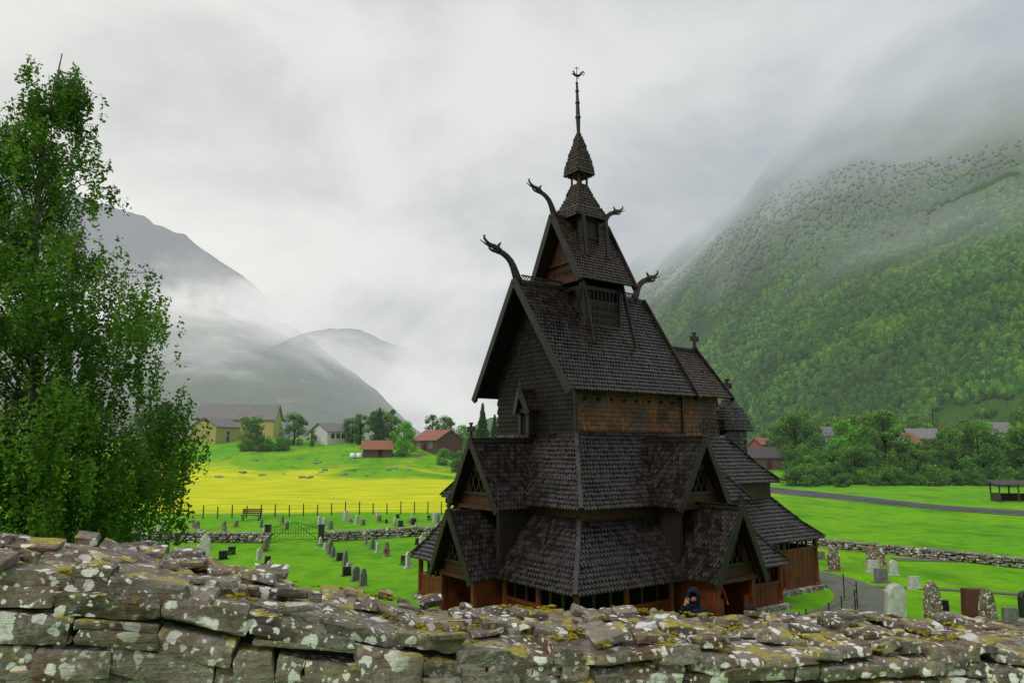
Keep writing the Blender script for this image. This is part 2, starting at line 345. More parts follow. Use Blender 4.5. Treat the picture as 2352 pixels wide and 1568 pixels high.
# ---------------------------------------------------------------- mountains
def fbm(x,y,o=5):
    return noise.fractal(Vector((x,y,3.3)),1.0,2.1,o)
def mountain(name,prof,Rf,r0f,mat,label,umin,umax,nu,nr,amp=.10,pw=1.15,ns=.004,back=1.35):
    pu=[a for a,b in prof]; pe=[b for a,b in prof]; hf=.12 if name=='valley' else .45; oc=3 if name=='valley' else 5
    def hh(u,Y):
        Rr=Rf(u); r0=r0f(u); E=float(np.interp(u,pu,pe)); x=(Y-r0)/(Rr-r0); hgt=E*Rr
        if x<=0: f=0
        elif x<=1: f=x**pw
        else: f=max(0,1-(x-1)*1.3)
        nz=fbm(u*Y*ns,Y*ns,oc)+hf*abs(fbm(u*Y*ns*4,Y*ns*2,4))
        fade=1-.85*float(sstep(.40,.80,x)) if name=='valley' else 1
        return hgt*f+ (hgt*amp*fade*nz*min(1,max(0,x)*3)) -6 + (6 if x>0 else 0)
    V=[];us=np.linspace(umin,umax,nu)
    for k in range(nr):
        x=k/(nr-1)*back-.04
        for u in us:
            Y=r0f(u)+x*(Rf(u)-r0f(u)); V.append((u*Y,Y,hh(u,Y)))
    i,j=np.meshgrid(np.arange(nu-1),np.arange(nr-1)); a=(j*nu+i).ravel(); F=np.stack([a,a+1,a+nu+1,a+nu],1)
    o=np_mesh('mountain' if name=='valley' else name,V,F,mat,smooth=True); tag(o,label,'mountain',kind='structure'); return hh
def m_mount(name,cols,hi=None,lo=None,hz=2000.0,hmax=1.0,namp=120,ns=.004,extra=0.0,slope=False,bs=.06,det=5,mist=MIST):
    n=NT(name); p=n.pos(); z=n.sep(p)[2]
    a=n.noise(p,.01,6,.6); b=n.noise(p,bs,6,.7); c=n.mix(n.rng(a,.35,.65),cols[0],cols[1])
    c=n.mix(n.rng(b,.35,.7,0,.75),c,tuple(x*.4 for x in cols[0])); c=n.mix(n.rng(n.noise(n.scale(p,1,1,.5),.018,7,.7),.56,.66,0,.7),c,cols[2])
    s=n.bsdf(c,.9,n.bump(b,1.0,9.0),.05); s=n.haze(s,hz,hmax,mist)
    if extra: s=n.emis(s,extra,mist)  # even veil of mist painted on as emission
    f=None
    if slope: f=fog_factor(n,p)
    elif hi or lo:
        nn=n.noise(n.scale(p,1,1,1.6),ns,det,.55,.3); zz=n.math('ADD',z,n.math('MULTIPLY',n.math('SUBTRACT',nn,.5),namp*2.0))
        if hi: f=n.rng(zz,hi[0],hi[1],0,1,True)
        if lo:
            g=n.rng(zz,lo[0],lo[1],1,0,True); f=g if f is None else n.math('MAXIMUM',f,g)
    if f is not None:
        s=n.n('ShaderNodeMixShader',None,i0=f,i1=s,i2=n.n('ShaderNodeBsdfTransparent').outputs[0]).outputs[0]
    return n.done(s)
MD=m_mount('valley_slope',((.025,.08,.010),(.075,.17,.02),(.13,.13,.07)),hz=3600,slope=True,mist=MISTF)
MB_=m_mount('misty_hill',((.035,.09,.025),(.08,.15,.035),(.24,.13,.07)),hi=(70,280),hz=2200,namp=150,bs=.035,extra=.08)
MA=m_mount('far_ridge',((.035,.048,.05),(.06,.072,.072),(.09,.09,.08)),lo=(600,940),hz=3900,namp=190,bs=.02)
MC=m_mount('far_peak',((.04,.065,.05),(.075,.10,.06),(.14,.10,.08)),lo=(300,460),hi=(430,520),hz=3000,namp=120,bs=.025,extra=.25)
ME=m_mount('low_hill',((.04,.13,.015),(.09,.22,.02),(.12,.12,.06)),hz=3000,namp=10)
RD=lambda u:float(np.interp(u,[0,.16,.4,.7,1.1],[1500,1300,1000,860,700])); r0D=lambda u:float(np.interp(u,[0,.16,.35,.7,1.1],[620,420,260,190,150]))
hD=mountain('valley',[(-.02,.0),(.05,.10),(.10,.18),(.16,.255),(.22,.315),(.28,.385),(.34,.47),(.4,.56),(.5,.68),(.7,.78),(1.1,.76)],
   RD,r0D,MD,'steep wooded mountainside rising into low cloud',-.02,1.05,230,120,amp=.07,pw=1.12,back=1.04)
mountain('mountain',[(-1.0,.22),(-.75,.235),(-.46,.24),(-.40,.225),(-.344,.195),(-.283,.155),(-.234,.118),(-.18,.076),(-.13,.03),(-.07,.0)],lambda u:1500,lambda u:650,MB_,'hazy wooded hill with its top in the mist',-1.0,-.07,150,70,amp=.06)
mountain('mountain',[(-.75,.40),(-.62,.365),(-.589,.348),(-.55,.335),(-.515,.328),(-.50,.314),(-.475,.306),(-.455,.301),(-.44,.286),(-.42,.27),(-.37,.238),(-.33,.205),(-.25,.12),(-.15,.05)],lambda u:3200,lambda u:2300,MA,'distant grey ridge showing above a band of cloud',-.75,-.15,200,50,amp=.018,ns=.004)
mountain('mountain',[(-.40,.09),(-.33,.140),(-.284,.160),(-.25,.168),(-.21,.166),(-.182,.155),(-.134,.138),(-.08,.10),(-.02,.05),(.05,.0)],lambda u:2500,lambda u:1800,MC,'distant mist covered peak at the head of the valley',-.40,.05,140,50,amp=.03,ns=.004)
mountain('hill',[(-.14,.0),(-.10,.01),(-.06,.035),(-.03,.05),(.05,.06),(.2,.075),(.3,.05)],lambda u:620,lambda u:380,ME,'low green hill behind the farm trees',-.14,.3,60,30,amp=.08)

# ---------------------------------------------------------------- forest (far wood = stuff)
bm=bmesh.new(); bmesh.ops.create_icosphere(bm,subdivisions=2,radius=1.0); bm.verts.ensure_lookup_table()
IV=np.array([v.co[:] for v in bm.verts]); IF=np.array([[v.index for v in f.verts] for f in bm.faces]); bm.free()
def forest(name,N,label,pts_fn):
    Vs=[];Fs=[];Ts=[];b=0
    var=[]
    for k in range(10):
        d=1+.25*np.array([noise.noise(Vector(v)*2.3+Vector((k*7,0,0))) for v in IV])+NR.uniform(-.33,.33,len(IV))
        var.append(IV*d[:,None])
    cnt=0; tries=0
    while cnt<N and tries<N*12:
        tries+=1
        P=pts_fn()
        if P is None: continue
        x,y,z,s,con=P; v=var[R.randrange(10)]; a=R.uniform(0,6.28); ca,sa=math.cos(a),math.sin(a)
        wv=np.empty_like(v); wv[:,0]=(v[:,0]*ca-v[:,1]*sa)*s*.60; wv[:,1]=(v[:,0]*sa+v[:,1]*ca)*s*.60; wv[:,2]=v[:,2]*s*.82
        if con:
            k=np.clip((1-v[:,2])/2,0,1)[:,None]; wv[:,:2]*=(.12+.75*k); wv[:,2]*=1.4
        wv+=np.array([x,y,z+s*.5]); Vs.append(wv);Fs.append(IF+b);b+=len(v)
        base=.12+R.random()*.55 if not con else R.random()*.12
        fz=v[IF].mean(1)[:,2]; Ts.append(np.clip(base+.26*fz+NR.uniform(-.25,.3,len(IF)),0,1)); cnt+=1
    o=np_mesh(name,np.concatenate(Vs),np.concatenate(Fs),M_FOR,tint=np.concatenate(Ts)); tag(o,label,'forest',kind='stuff')
def pD():
    u=R.uniform(.05,.82); r0=r0D(u); Rr=RD(u)
    x=R.random()**1.2*.8; Y=r0+x*(Rr-r0); X=u*Y; z=hD(u,Y)
    zl=215+.08*(Y-600); q=max(0.0,(z-zl+110)/110)
    if z>zl or R.random()<q**1.5*.9: return None
    d=noise.fractal(Vector((X*.012,Y*.012,9)),1,2,5)
    if d<-.42+.10*(x>.45)+R.uniform(-.14,.14): return None
    s=R.uniform(1.5,3.5)*(1+.40*x)*(1-.55*q); return X,Y,z-1,s,(noise.noise(Vector((X*.008,Y*.008,4)))>.18 and R.random()<.6)
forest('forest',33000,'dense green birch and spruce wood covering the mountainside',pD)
def pB():
    X=R.uniform(-14,45);Y=R.uniform(250,420); return X,Y,H(X,Y)-1,R.uniform(3,6),R.random()<.3
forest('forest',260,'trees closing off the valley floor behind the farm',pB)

# ---------------------------------------------------------------- leaf clouds / trees
def leafcloud(C,size,rng,flat=0.0):
    N=len(C); a=rng.normal(size=(N,3)); a[:,2]*=(1-flat); a/=np.linalg.norm(a,axis=1)[:,None]
    b=rng.normal(size=(N,3)); b-= (b*a).sum(1)[:,None]*a; b/=np.linalg.norm(b,axis=1)[:,None]
    s=(size*rng.uniform(.6,1.3,N))[:,None]; 
    V=np.stack([C-a*s,C+b*s*.55,C+a*s,C-b*s*.55],1).reshape(-1,3); F=np.arange(4*N).reshape(-1,4); return V,F
def make_tree(seed,h,rad,N=2600,kind='round',leaf=.28,mat=None):
    rng=np.random.RandomState(seed); rr=random.Random(seed)
    root=bpy.data.objects.new('tree',None); COL.objects.link(root)
    tb=MB(); tb.tube([(0,0,-1),(0.05,0,h*.2),(.1,.05,h*.5),(0,.1,h*.92)],[.035*h,.028*h,.018*h,.004*h],8)
    for k in range(9):
        a=rr.uniform(0,6.28); z0=h*rr.uniform(.18,.6); l=rad*rr.uniform(.5,.9)
        tb.tube([(0.05,0,z0),(math.cos(a)*l*.5,math.sin(a)*l*.5,z0+l*.35),(math.cos(a)*l,math.sin(a)*l,z0+l*.8)],[.012*h,.008*h,.003*h],5)
    tb.obj('trunk',M_BARKD,root)
    if kind=='round':
        K=30; cs=[]
        for k in range(K):
            th=rr.uniform(0,6.28); zz=rr.uniform(-1,1); q=math.sqrt(max(0,1-zz*zz*.92))*rr.uniform(.35,.9)
            cs.append((q*math.cos(th)*rad,q*math.sin(th)*rad,h*.52+zz*h*.43,rr.uniform(.18,.38)*rad,rr.uniform(-.22,.22)))
        cs=np.array(cs); ix=rng.randint(0,K,N); d=rng.normal(size=(N,3)); d/=np.linalg.norm(d,axis=1)[:,None]
        rads=(cs[ix,3]*rng.uniform(.5,1.2,N))[:,None]; C=cs[ix,:3]+d*rads*np.array([1,1,.85])
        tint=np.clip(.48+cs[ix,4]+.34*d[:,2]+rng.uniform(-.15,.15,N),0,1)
    else:
        t=rng.uniform(0,1,N)**.7; th=rng.uniform(0,6.28,N); lay=np.abs(np.sin(t*h*2.2))*.25+.75
        q=rad*t*lay*rng.uniform(.3,1.05,N)**.5; C=np.stack([q*np.cos(th),q*np.sin(th),h*(1-t*.93)-q*.25],1); tint=np.clip(.4+.4*(q/rad)+rng.uniform(-.3,.3,N),0,1)
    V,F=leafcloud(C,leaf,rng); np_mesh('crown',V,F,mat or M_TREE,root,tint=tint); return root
TR=[make_tree(1,8,3.6,3800,leaf=.22),make_tree(2,9,2.8,3500,leaf=.21),make_tree(3,9.5,3.3,3800,leaf=.22),make_tree(4,8,4.0,4000,leaf=.22)]
TB=make_tree(5,7.5,3.6,3800,mat=M_TREEB,leaf=.22); TBL=make_tree(8,8,2.9,3000,mat=M_TREEB,leaf=.22)
TC=make_tree(6,9,1.9,3600,'con',.20,M_CON); TC2=make_tree(7,10,2.4,3000,'con',.24,M_CON)
BU=make_tree(9,3.2,2.6,2200,leaf=.2)
used=set()
def tree(pr,x,y,sc,label,name='tree',group='trees around the farm and valley'):
    if pr.name in used:
        o=dup(pr,(x,y,H(x,y)-.2),R.uniform(0,6),sc)
    else:
        used.add(pr.name); o=pr; o.location=(x,y,H(x,y)-.2); o.rotation_euler=(0,0,R.uniform(0,6)); o.scale=(sc,)*3
    tag(o,label,'tree',group); return o
LG='green leafy tree beside the farm buildings'; RG='green birch tree in the row beyond the road'
for pr,x,y,s,l in [(TR[0],-67.5,193,.98,'dark green round tree in front of the yellow barn'),(TR[3],-55.5,190,.98,'dark green dense round tree beside the barn'),
   (TR[1],-50.5,188,.5,LG),(BU,-60,180,1.1,'low dark green shrub below the round tree'),(BU,-64,180,.9,'low dark green shrub below the round tree'),(BU,-56,181,1.0,'low dark green shrub below the round tree'),
   (TR[0],-42.0,196,.9,LG),(TR[1],-39,192,.9,LG),(TR[3],-36,200,1.0,LG),(TC2,-34.5,194,.95,'tall dark conifer behind the red-roofed shed'),(TR[2],-32,198,.9,LG),
   (TB,-25.5,176,1.05,'bright green round maple tree by the shed'),(TR[1],-22,205,.8,LG),(TB,-14,206,.85,'bright green tree behind the brown farmhouse'),(TR[3],-20,225,.9,LG),
   (TC,-5.6,142,1.62,'tall pointed green spruce tree'),(TC,-3.4,146,1.4,'tall pointed green spruce tree'),(TB,-15.5,168,.5,'small bright green bush by the farmhouse'),(TR[0],-12.5,168,.5,LG),(BU,-11,160,.9,LG),(TR[1],-9,172,.7,LG),
   (TR[2],-90,190,1.1,LG),(TR[0],-98,200,1.2,LG),(TR[3],-9,215,1.0,LG),(TR[1],-3,205,1.1,LG)]:
    tree(pr,x,y,s,l)
rr=random.Random(21)
rt=[]
for k in range(74):
    u=.345+k*.0055+rr.uniform(-.01,.01); Y=rr.choice([132,145,156,168,185,205])+rr.uniform(-5,5)
    if u<.372 and Y<176: continue
    rt.append((u*Y,Y))
for k in range(36):
    u=rr.uniform(.36,.78); Y=rr.uniform(195,245); rt.append((u*Y,Y))
hs=[(84,203),(103,188),(123,190),(97,184)]
for k,(x,y) in enumerate(rt):
    pr=rr.choice([TR[0],TR[1],TR[2],TR[3],TBL,TBL,TR[1],TR[2],TB,TR[1],TR[0]]); sc=rr.uniform(.6,1.5)
    if any(abs(x/y-a/b)<.02 and y<b+6 for a,b in hs): sc=min(sc,.72)
    tree(pr,x,y,sc,RG,group='row of trees beyond the road')
for k in range(34):
    u=.375+k*.0106; Y=122+rr.uniform(-3,6)+ (k*.1); tree(BU,u*Y,Y,rr.uniform(.4,1.1),'low green bush at the edge of the meadow',group='bushes along the meadow edge')

# ---------------------------------------------------------------- foreground birch
def birch(x0,y0):
    root=thing('birch_tree',(x0,y0,H(x0,y0)-.1),'tall birch tree with drooping leafy branches beside the wall','tree')
    zb=root.location.z
    hz=[3.4,4.4,5.0,5.6,6.4,7.4,8.2,9.1,9.7,10.4,11.0,11.6,12.4,12.9,13.4,14.2,14.8,15.1]; hr=[2.0,2.9,3.4,3.75,3.95,3.8,3.15,3.4,3.2,2.2,1.7,1.55,2.1,1.35,1.15,1.1,.75,.3]
    rng=np.random.RandomState(3); tb=MB(); rr=random.Random(4)
    def ax(z): return Vector((.25*math.sin(z*.4),.2*math.sin(z*.33+1),z-zb))
    tb.tube([ax(z) for z in (zb-.3,3,5,7,9,11,13,15)],[.3,.22,.18,.14,.10,.07,.04,.012],10)
    C=[];T=[];cnt=0;k=0
    while cnt<800:
        z=rr.uniform(3.9,15.0); Rr=float(np.interp(z,hz,hr))
        if rr.random()>(Rr/4.1)**1.4+.04: continue
        a=rr.uniform(0,6.283); q=rr.random()**.40; lob=1-.24*(.5+.5*math.sin(a*4+z*2.1))
        cr_=rr.uniform(.22,.46)*(1 if z<11.5 else .7); r=max(0.05,Rr*lob-cr_*.8)*q
        P=ax(z)+Vector((math.cos(a)*r,math.sin(a)*r,0)); cnt+=1
        if noise.noise(P*.9+Vector((5,2,1)))<-.13: continue
        st=ax(max(zb+1.5,z-.9-r*.35)); mid=st.lerp(P,.55)+Vector((0,0,.35+.1*r))
        if cnt%3==0: tb.tube([st,st.lerp(mid,.5)+Vector((0,0,.08)),mid,P],[.010+.009*r,.010+.006*r,.011,.005],5)
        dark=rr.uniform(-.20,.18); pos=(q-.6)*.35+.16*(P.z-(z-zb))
        for m in range(rr.randint(8,11)):
            o_=Vector((rr.gauss(0,1),rr.gauss(0,1),rr.gauss(0,.6)))*(cr_*.6); Lt=rr.uniform(.3,.85)*(1.5 if z<6.8 else 1.0); nl=int(25*Lt)+8
            ts=rng.uniform(0,1,nl)**.8; cc=np.array(P+o_)[None]+np.array([0,0,-Lt])[None]*ts[:,None]+rng.normal(size=(nl,3))*.052*np.array([1,1,.7])
            if m%4==0: tb.tube([P,P+o_,P+o_+Vector((0,0,-Lt))],[.006,.004,.002],3)
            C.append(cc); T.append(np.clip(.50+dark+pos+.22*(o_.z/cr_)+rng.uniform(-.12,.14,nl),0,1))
    tb.obj('trunk',M_BARK,root,True)
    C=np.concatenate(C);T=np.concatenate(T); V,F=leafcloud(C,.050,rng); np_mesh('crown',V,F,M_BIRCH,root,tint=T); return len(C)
print('birch leaves',birch(-10.3,16.0))

# ---------------------------------------------------------------- stones
_cs={}
def cubesurf(nx,ny,nz):
    if (nx,ny,nz) in _cs: return _cs[(nx,ny,nz)]
    idx={};V=[];F=[]
    def vid(p):
        k=tuple(round(c,5) for c in p)
        if k not in idx: idx[k]=len(V); V.append(k)
        return idx[k]
    N=(nx,ny,nz)
    for ax in range(3):
        a,b=[(1,2),(2,0),(0,1)][ax]
        for sgn in(-1,1):
            for i in range(N[a]):
                for j in range(N[b]):
                    q=[]
                    for di,dj in((0,0),(1,0),(1,1),(0,1)):
                        p=[0,0,0]; p[ax]=sgn; p[a]=-1+2*(i+di)/N[a]; p[b]=-1+2*(j+dj)/N[b]; q.append(vid(p))
                    F.append(q if sgn>0 else q[::-1])
    V=np.array(V); _cs[(nx,ny,nz)]=(V,np.array(F)); return _cs[(nx,ny,nz)]
def stone(c,d,rot,res,rng,rough=.006,pw=30.0,tilt=.03,cuts=8):
    V,F=cubesurf(*res); V=V.copy(); k=(np.abs(V)**pw).sum(1)**(1/pw); V/=k[:,None]
    V=V*(1+rng.uniform(-.06,.06,3)*V[:,[2,0,1]]+rng.uniform(-.06,.06,3)*V[:,[1,2,0]])
    V[:,0]+=rng.uniform(-.10,.10)*V[:,2]*min(1,d[2]/d[0]*2)
    for _ in range(cuts):
        nrm=rng.normal(size=3)*np.array([1,1,1.0]); nrm/=np.linalg.norm(nrm); dd=rng.uniform(.82,.97)*np.abs(nrm).sum(); ds=np.maximum(V@nrm-dd,0); V-=ds[:,None]*nrm
    V=V*np.array(d)/2
    for fr,am in ((12,.9),(30,.7),(75,.5)):
        kk=rng.normal(size=(3,3,3))*fr; kk[:,:,2]*=1.6; ph=rng.uniform(0,6.28,(3,3))
        D=np.stack([np.sin(V@kk[a].T+ph[a]).mean(1) for a in range(3)],1); V=V+D*rough*am
    a,b,g=rot,rng.normal()*tilt,rng.normal()*tilt
    M=np.array((Matrix.Rotation(a,3,'Z')@Matrix.Rotation(b,3,'X')@Matrix.Rotation(g,3,'Y')))
    return V@M.T+np.array(c),F
def stones_obj(name,lst,mat,parent=None,sharp=28):
    Vs=[];Fs=[];Ts=[];b=0
    for (V,F),t in lst: Vs.append(V);Fs.append(F+b);b+=len(V);Ts.append(np.full(len(F),t))
    o=np_mesh(name,np.concatenate(Vs),np.concatenate(Fs),mat,parent,tint=np.concatenate(Ts),smooth=True)
    if sharp: o.data.set_sharp_from_angle(angle=math.radians(sharp))
    return o
rng=np.random.RandomState(31)
wx=[-3.4,-2.6,-1.9,-1.4,-1.2,-1.05,-.95,-.75,-.5,-.2,.1,.8,1.5,2.1,3.6,5]; wz=[-.17,-.23,-.28,-.325,-.36,-.395,-.425,-.48,-.545,-.60,-.64,-.70,-.745,-.79,-.90,-1.0]
A=Vector((-3.4,1.66)); T2=Vector((1,.25)).normalized(); NF=Vector((T2.y,-T2.x)); ang=math.atan2(T2.y,T2.x); LEN=7.6
def topz(s): x=A.x+T2.x*s; return CAMZ+float(np.interp(x,wx,wz))+.007*math.sin(s*5.1)+.005*math.sin(s*11)
def left(s): return 1-float(sstep(1.6,4.2,s))
def slp(s): return (topz(s+.12)-topz(s-.12))/.24
S=[]
def put(s,dep,z,L,D,Hh,res,rough,tilt=.015):
    P=A+T2*s-NF*dep; V_,F_=stone((0,0,0),(L,D,Hh),ang+rng.normal()*.03,res,rng,rough,tilt=tilt)
    V_=V_.copy(); al=V_[:,0]*T2.x+V_[:,1]*T2.y; V_[:,2]+=al*slp(s)*.8; V_+=np.array([P.x,P.y,z]); S.append(((V_,F_),rng.uniform(0,1)))
for dep0 in (.12,.33,.53):
    s=rng.uniform(-.1,.1)
    while s<LEN:
        k=left(s); L=rng.choice([rng.uniform(.08,.17),rng.uniform(.17,.33)])*(1+.15*k); Hh=rng.uniform(.028,.06)*(1+.35*k); D=rng.uniform(.18,.30)
        put(s+L/2,dep0+rng.uniform(-.03,.03),topz(s+L/2)-Hh*.5+rng.uniform(-.014,.020)-(.012 if dep0>.5 else 0),L*1.03,D,Hh,(18,12,5),.006,.05); s+=L*rng.uniform(.93,1.0)
for k in range(240):
    s=rng.uniform(0,LEN); L=rng.uniform(.04,.15); put(s,rng.uniform(.02,.62),topz(s)+rng.uniform(.0,.022),L,L*rng.uniform(.5,.9),rng.uniform(.014,.036),(8,7,4),.004,.16)
dep=.040
HS=[.050,.060,.070,.046,.066,.058,.078,.07,.08]+[.1]*10
for c in range(19):
    h0=HS[c]; s=rng.uniform(-.3,0); vis=c<9
    while s<LEN:
        k=left(s); hs=h0*(1+.25*k); L=rng.choice([rng.uniform(.07,.14),rng.uniform(.13,.31)])*(1+.2*k); dd=dep*(1+.25*k)
        mid=s+L/2; wob=.010*math.sin(mid*3.1+c*2.3)+.007*math.sin(mid*7.7+c)
        if rng.rand()<.28 and L>.13:
            f_=rng.uniform(.35,.65); put(mid,.11+rng.uniform(-.012,.010),topz(mid)-dd-hs*f_*.5+wob,L*1.0,.26,hs*f_,(18,5,5),.0035); put(mid+.01,.11+rng.uniform(-.016,.010),topz(mid)-dd-hs*(f_+(1-f_)/2)+wob,L*1.0,.26,hs*(1-f_),(18,5,5),.0035)
        elif rng.rand()<.14 and vis: put(mid,.10+rng.uniform(-.012,.01),topz(mid)-dd-hs*.95+wob,L*1.01,.27,hs*1.85,(18,6,10),.006,.03)
        else: put(mid,.11+rng.uniform(-.022,.014),topz(mid)-dd-hs/2+wob,L*1.01,.26,hs*rng.uniform(.96,1.08),(18,6,8) if vis else (6,4,4),.0055,.025)
        s+=L
    dep+=h0
for c in range(9):
    s=0
    while s<LEN:
        L=rng.uniform(.25,.5); put(s+L/2,.56,topz(s+L/2)-.14-c*.16,L*.97,.24,.155,(5,4,4),.010); s+=L
core=MB()
K=76
for k in range(K):
    s0=LEN*k/K;s1=LEN*(k+1)/K+.002; a0=A+T2*s0-NF*.065;a1=A+T2*s1-NF*.065;b0=A+T2*s0-NF*.56;b1=A+T2*s1-NF*.56; z=topz((s0+s1)/2)-.045
    core.add([(a0.x,a0.y,4.2),(a1.x,a1.y,4.2),(b1.x,b1.y,4.0),(b0.x,b0.y,4.0),(a0.x,a0.y,z),(a1.x,a1.y,z),(b1.x,b1.y,z),(b0.x,b0.y,z)],[(4,5,6,7),(0,1,5,4),(2,3,7,6),(1,2,6,5),(3,0,4,7)])
wall=thing('dry_stone_wall',(0,0,0),'lichen covered dry stone wall with yellow moss along its top','stone wall')
stones_obj('stonework',S,M_STONE,wall)
core.obj('rubble_core',m_plain('wall_core',(.035,.03,.025),.95,.4,30),wall)
MV=[];MF=[];b=0
jit=[IV*(1+NR.uniform(-.35,.35,len(IV)))[:,None] for _ in range(12)]
for k in range(4200):
    s=rng.uniform(.3,LEN) if k%4==0 else rng.uniform(3.0,LEN)
    dpt=rng.uniform(.0,.66)
    if noise.noise(Vector((s*5.0,dpt*7.0,0)))<.14: continue
    P=A+T2*s-NF*dpt; r=rng.uniform(.004,.011); d=jit[k%12]
    v=d*np.array([r*rng.uniform(.8,1.8),r*rng.uniform(.7,1.4),r*.5])+np.array([P.x,P.y,topz(s)+rng.uniform(.0,.012)]); MV.append(v);MF.append(IF+b);b+=len(v)
np_mesh('moss',np.concatenate(MV),np.concatenate(MF),M_MOSS,wall)

def lowwall(pts,label,name='low_stone_wall',hh=.75,gap=None):
    S2=[]
    for a,b2 in zip(pts[:-1],pts[1:]):
        a=Vector(a);b2=Vector(b2); L=(b2-a).length; d=(b2-a)/L; an=math.atan2(d.y,d.x)
        for c in range(4):
            s=rng.uniform(-.1,.1)
            while s<L:
                l=rng.uniform(.3,.85); p=a+d*(s+l/2)
                for off in (-.16,.16):
                    hv=hh/4; S2.append((stone((p.x-d.y*off,p.y+d.x*off,H(p.x,p.y)+hv*(c+.5)+rng.uniform(-.02,.05)),(l*.98,.36,hv*rng.uniform(.9,1.25)),an+rng.normal()*.06,(3,2,2),rng,.03,4.0,cuts=2),rng.uniform(0,1)))
                s+=l
    o=stones_obj(name,S2,M_STONE2); tag(o,label,'stone wall'); return o
lowwall([(-34,48.6),(-16.0,49.6)],'low rough stone wall enclosing the churchyard',hh=.62)
lowwall([(-12.6,50.2),(-2,55)],'low rough stone wall enclosing the churchyard',hh=.62)
lowwall([(17.5,50.5),(21.5,44.6),(26.2,38.6),(34,31)],'low rough stone wall running down the grass',hh=.5)

# ---------------------------------------------------------------- church
ch=thing('stave_church',(2.745,30.39,0),'tall tarred wooden stave church with tiered shingle roofs and dragon heads','church',rotz=math.radians(36))
def V3(s,t,z): return Vector((1.5*s,1.5*t,1.5*z-1.2))
def part(name,mb,mat,label=None,smooth=False):
    o=mb.obj(name,mat,ch,smooth)
    if label: o['label']=label
    return o
m=MB()
EZ,RZ=6.22,9.10
m.roof([V3(-2.05,-2.0,EZ),V3(2.45,-2.0,EZ),V3(2.6,0,RZ),V3(-2.15,0,RZ)]); m.roof([V3(2.45,2,EZ),V3(-2.05,2,EZ),V3(-2.15,0,RZ),V3(2.6,0,RZ)])
part('nave_roof',m,M_TAR)
def barge(sx,dx,hw,ze,zr,inner=True):
    for sg in(-1,1):
        m=MB(); m.beam(V3(sx,sg*hw,ze),V3(sx+dx,0,zr),.07,.28); 
        if inner: m.beam(V3(sx*.995+.03,sg*(hw-.06),ze),V3(sx*.995+dx+.03,0,zr-.04),.04,.16)
        part('barge_board',m,M_WOOD)
barge(-2.10,-.1,2.06,EZ-.12,RZ+.06); barge(2.5,.1,2.06,EZ-.12,RZ+.06)
m=MB(); m.beam(V3(-2.15,0,RZ+.05),V3(2.6,0,RZ+.05),.16,.14); part('ridge_beam',m,M_WOOD)
for a,b_ in((-1.95,-.55),(1.0,2.2)):
    m=MB(); m.beam(V3(a,0,RZ+.23),V3(b_,0,RZ+.23),.05,.06); k=a
    while k<b_:
        m.tube([V3(k+.05,0,RZ+.15)+Vector((.065*math.cos(q*1.05),0,.065*math.sin(q*1.05))) for q in range(7)],[.022]*7,4); k+=.1
    part('ridge_crest',m,M_WOOD)
m=MB(); sw,se,tw=-1.545,2.29,1.63
m.roof([V3(sw,tw,5.05),V3(sw,-tw,5.05),V3(sw,-tw,6.72),V3(sw,0,8.98),V3(sw,tw,6.72)],w=.14,h=.18,th=.03)
m.roof([V3(se,tw,5.05),V3(sw,tw,5.05),V3(sw,tw,6.72),V3(se,tw,6.72)],w=.16,h=.24,th=.02)
m.prism([V3(se,-tw,5.05),V3(se,tw,5.05),V3(se,tw,6.72),V3(se,0,8.95),V3(se,-tw,6.72)],Vector((1,0,0)),.05)
part('west_wall',m,M_WSH,'dark shingled gable wall')
m=MB(); m.roof([V3(sw,-tw,5.05),V3(se,-tw,5.05),V3(se,-tw,6.72),V3(sw,-tw,6.72)],w=.14,h=.17,th=.025)
part('south_wall',m,M_ORG,'ochre brown shingled clerestory wall')
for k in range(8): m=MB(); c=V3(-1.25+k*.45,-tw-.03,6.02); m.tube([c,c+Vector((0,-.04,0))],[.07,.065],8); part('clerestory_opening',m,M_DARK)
for k in (-1.55,2.29): m=MB(); m.beam(V3(k,-tw-.02,5.05),V3(k,-tw-.02,6.6),.12,.12); part('corner_post',m,M_WOOD)
m=MB(); m.beam(V3(sw,-tw-.03,5.12),V3(se,-tw-.03,5.12),.08,.10); part('sill_beam',m,M_BRN)
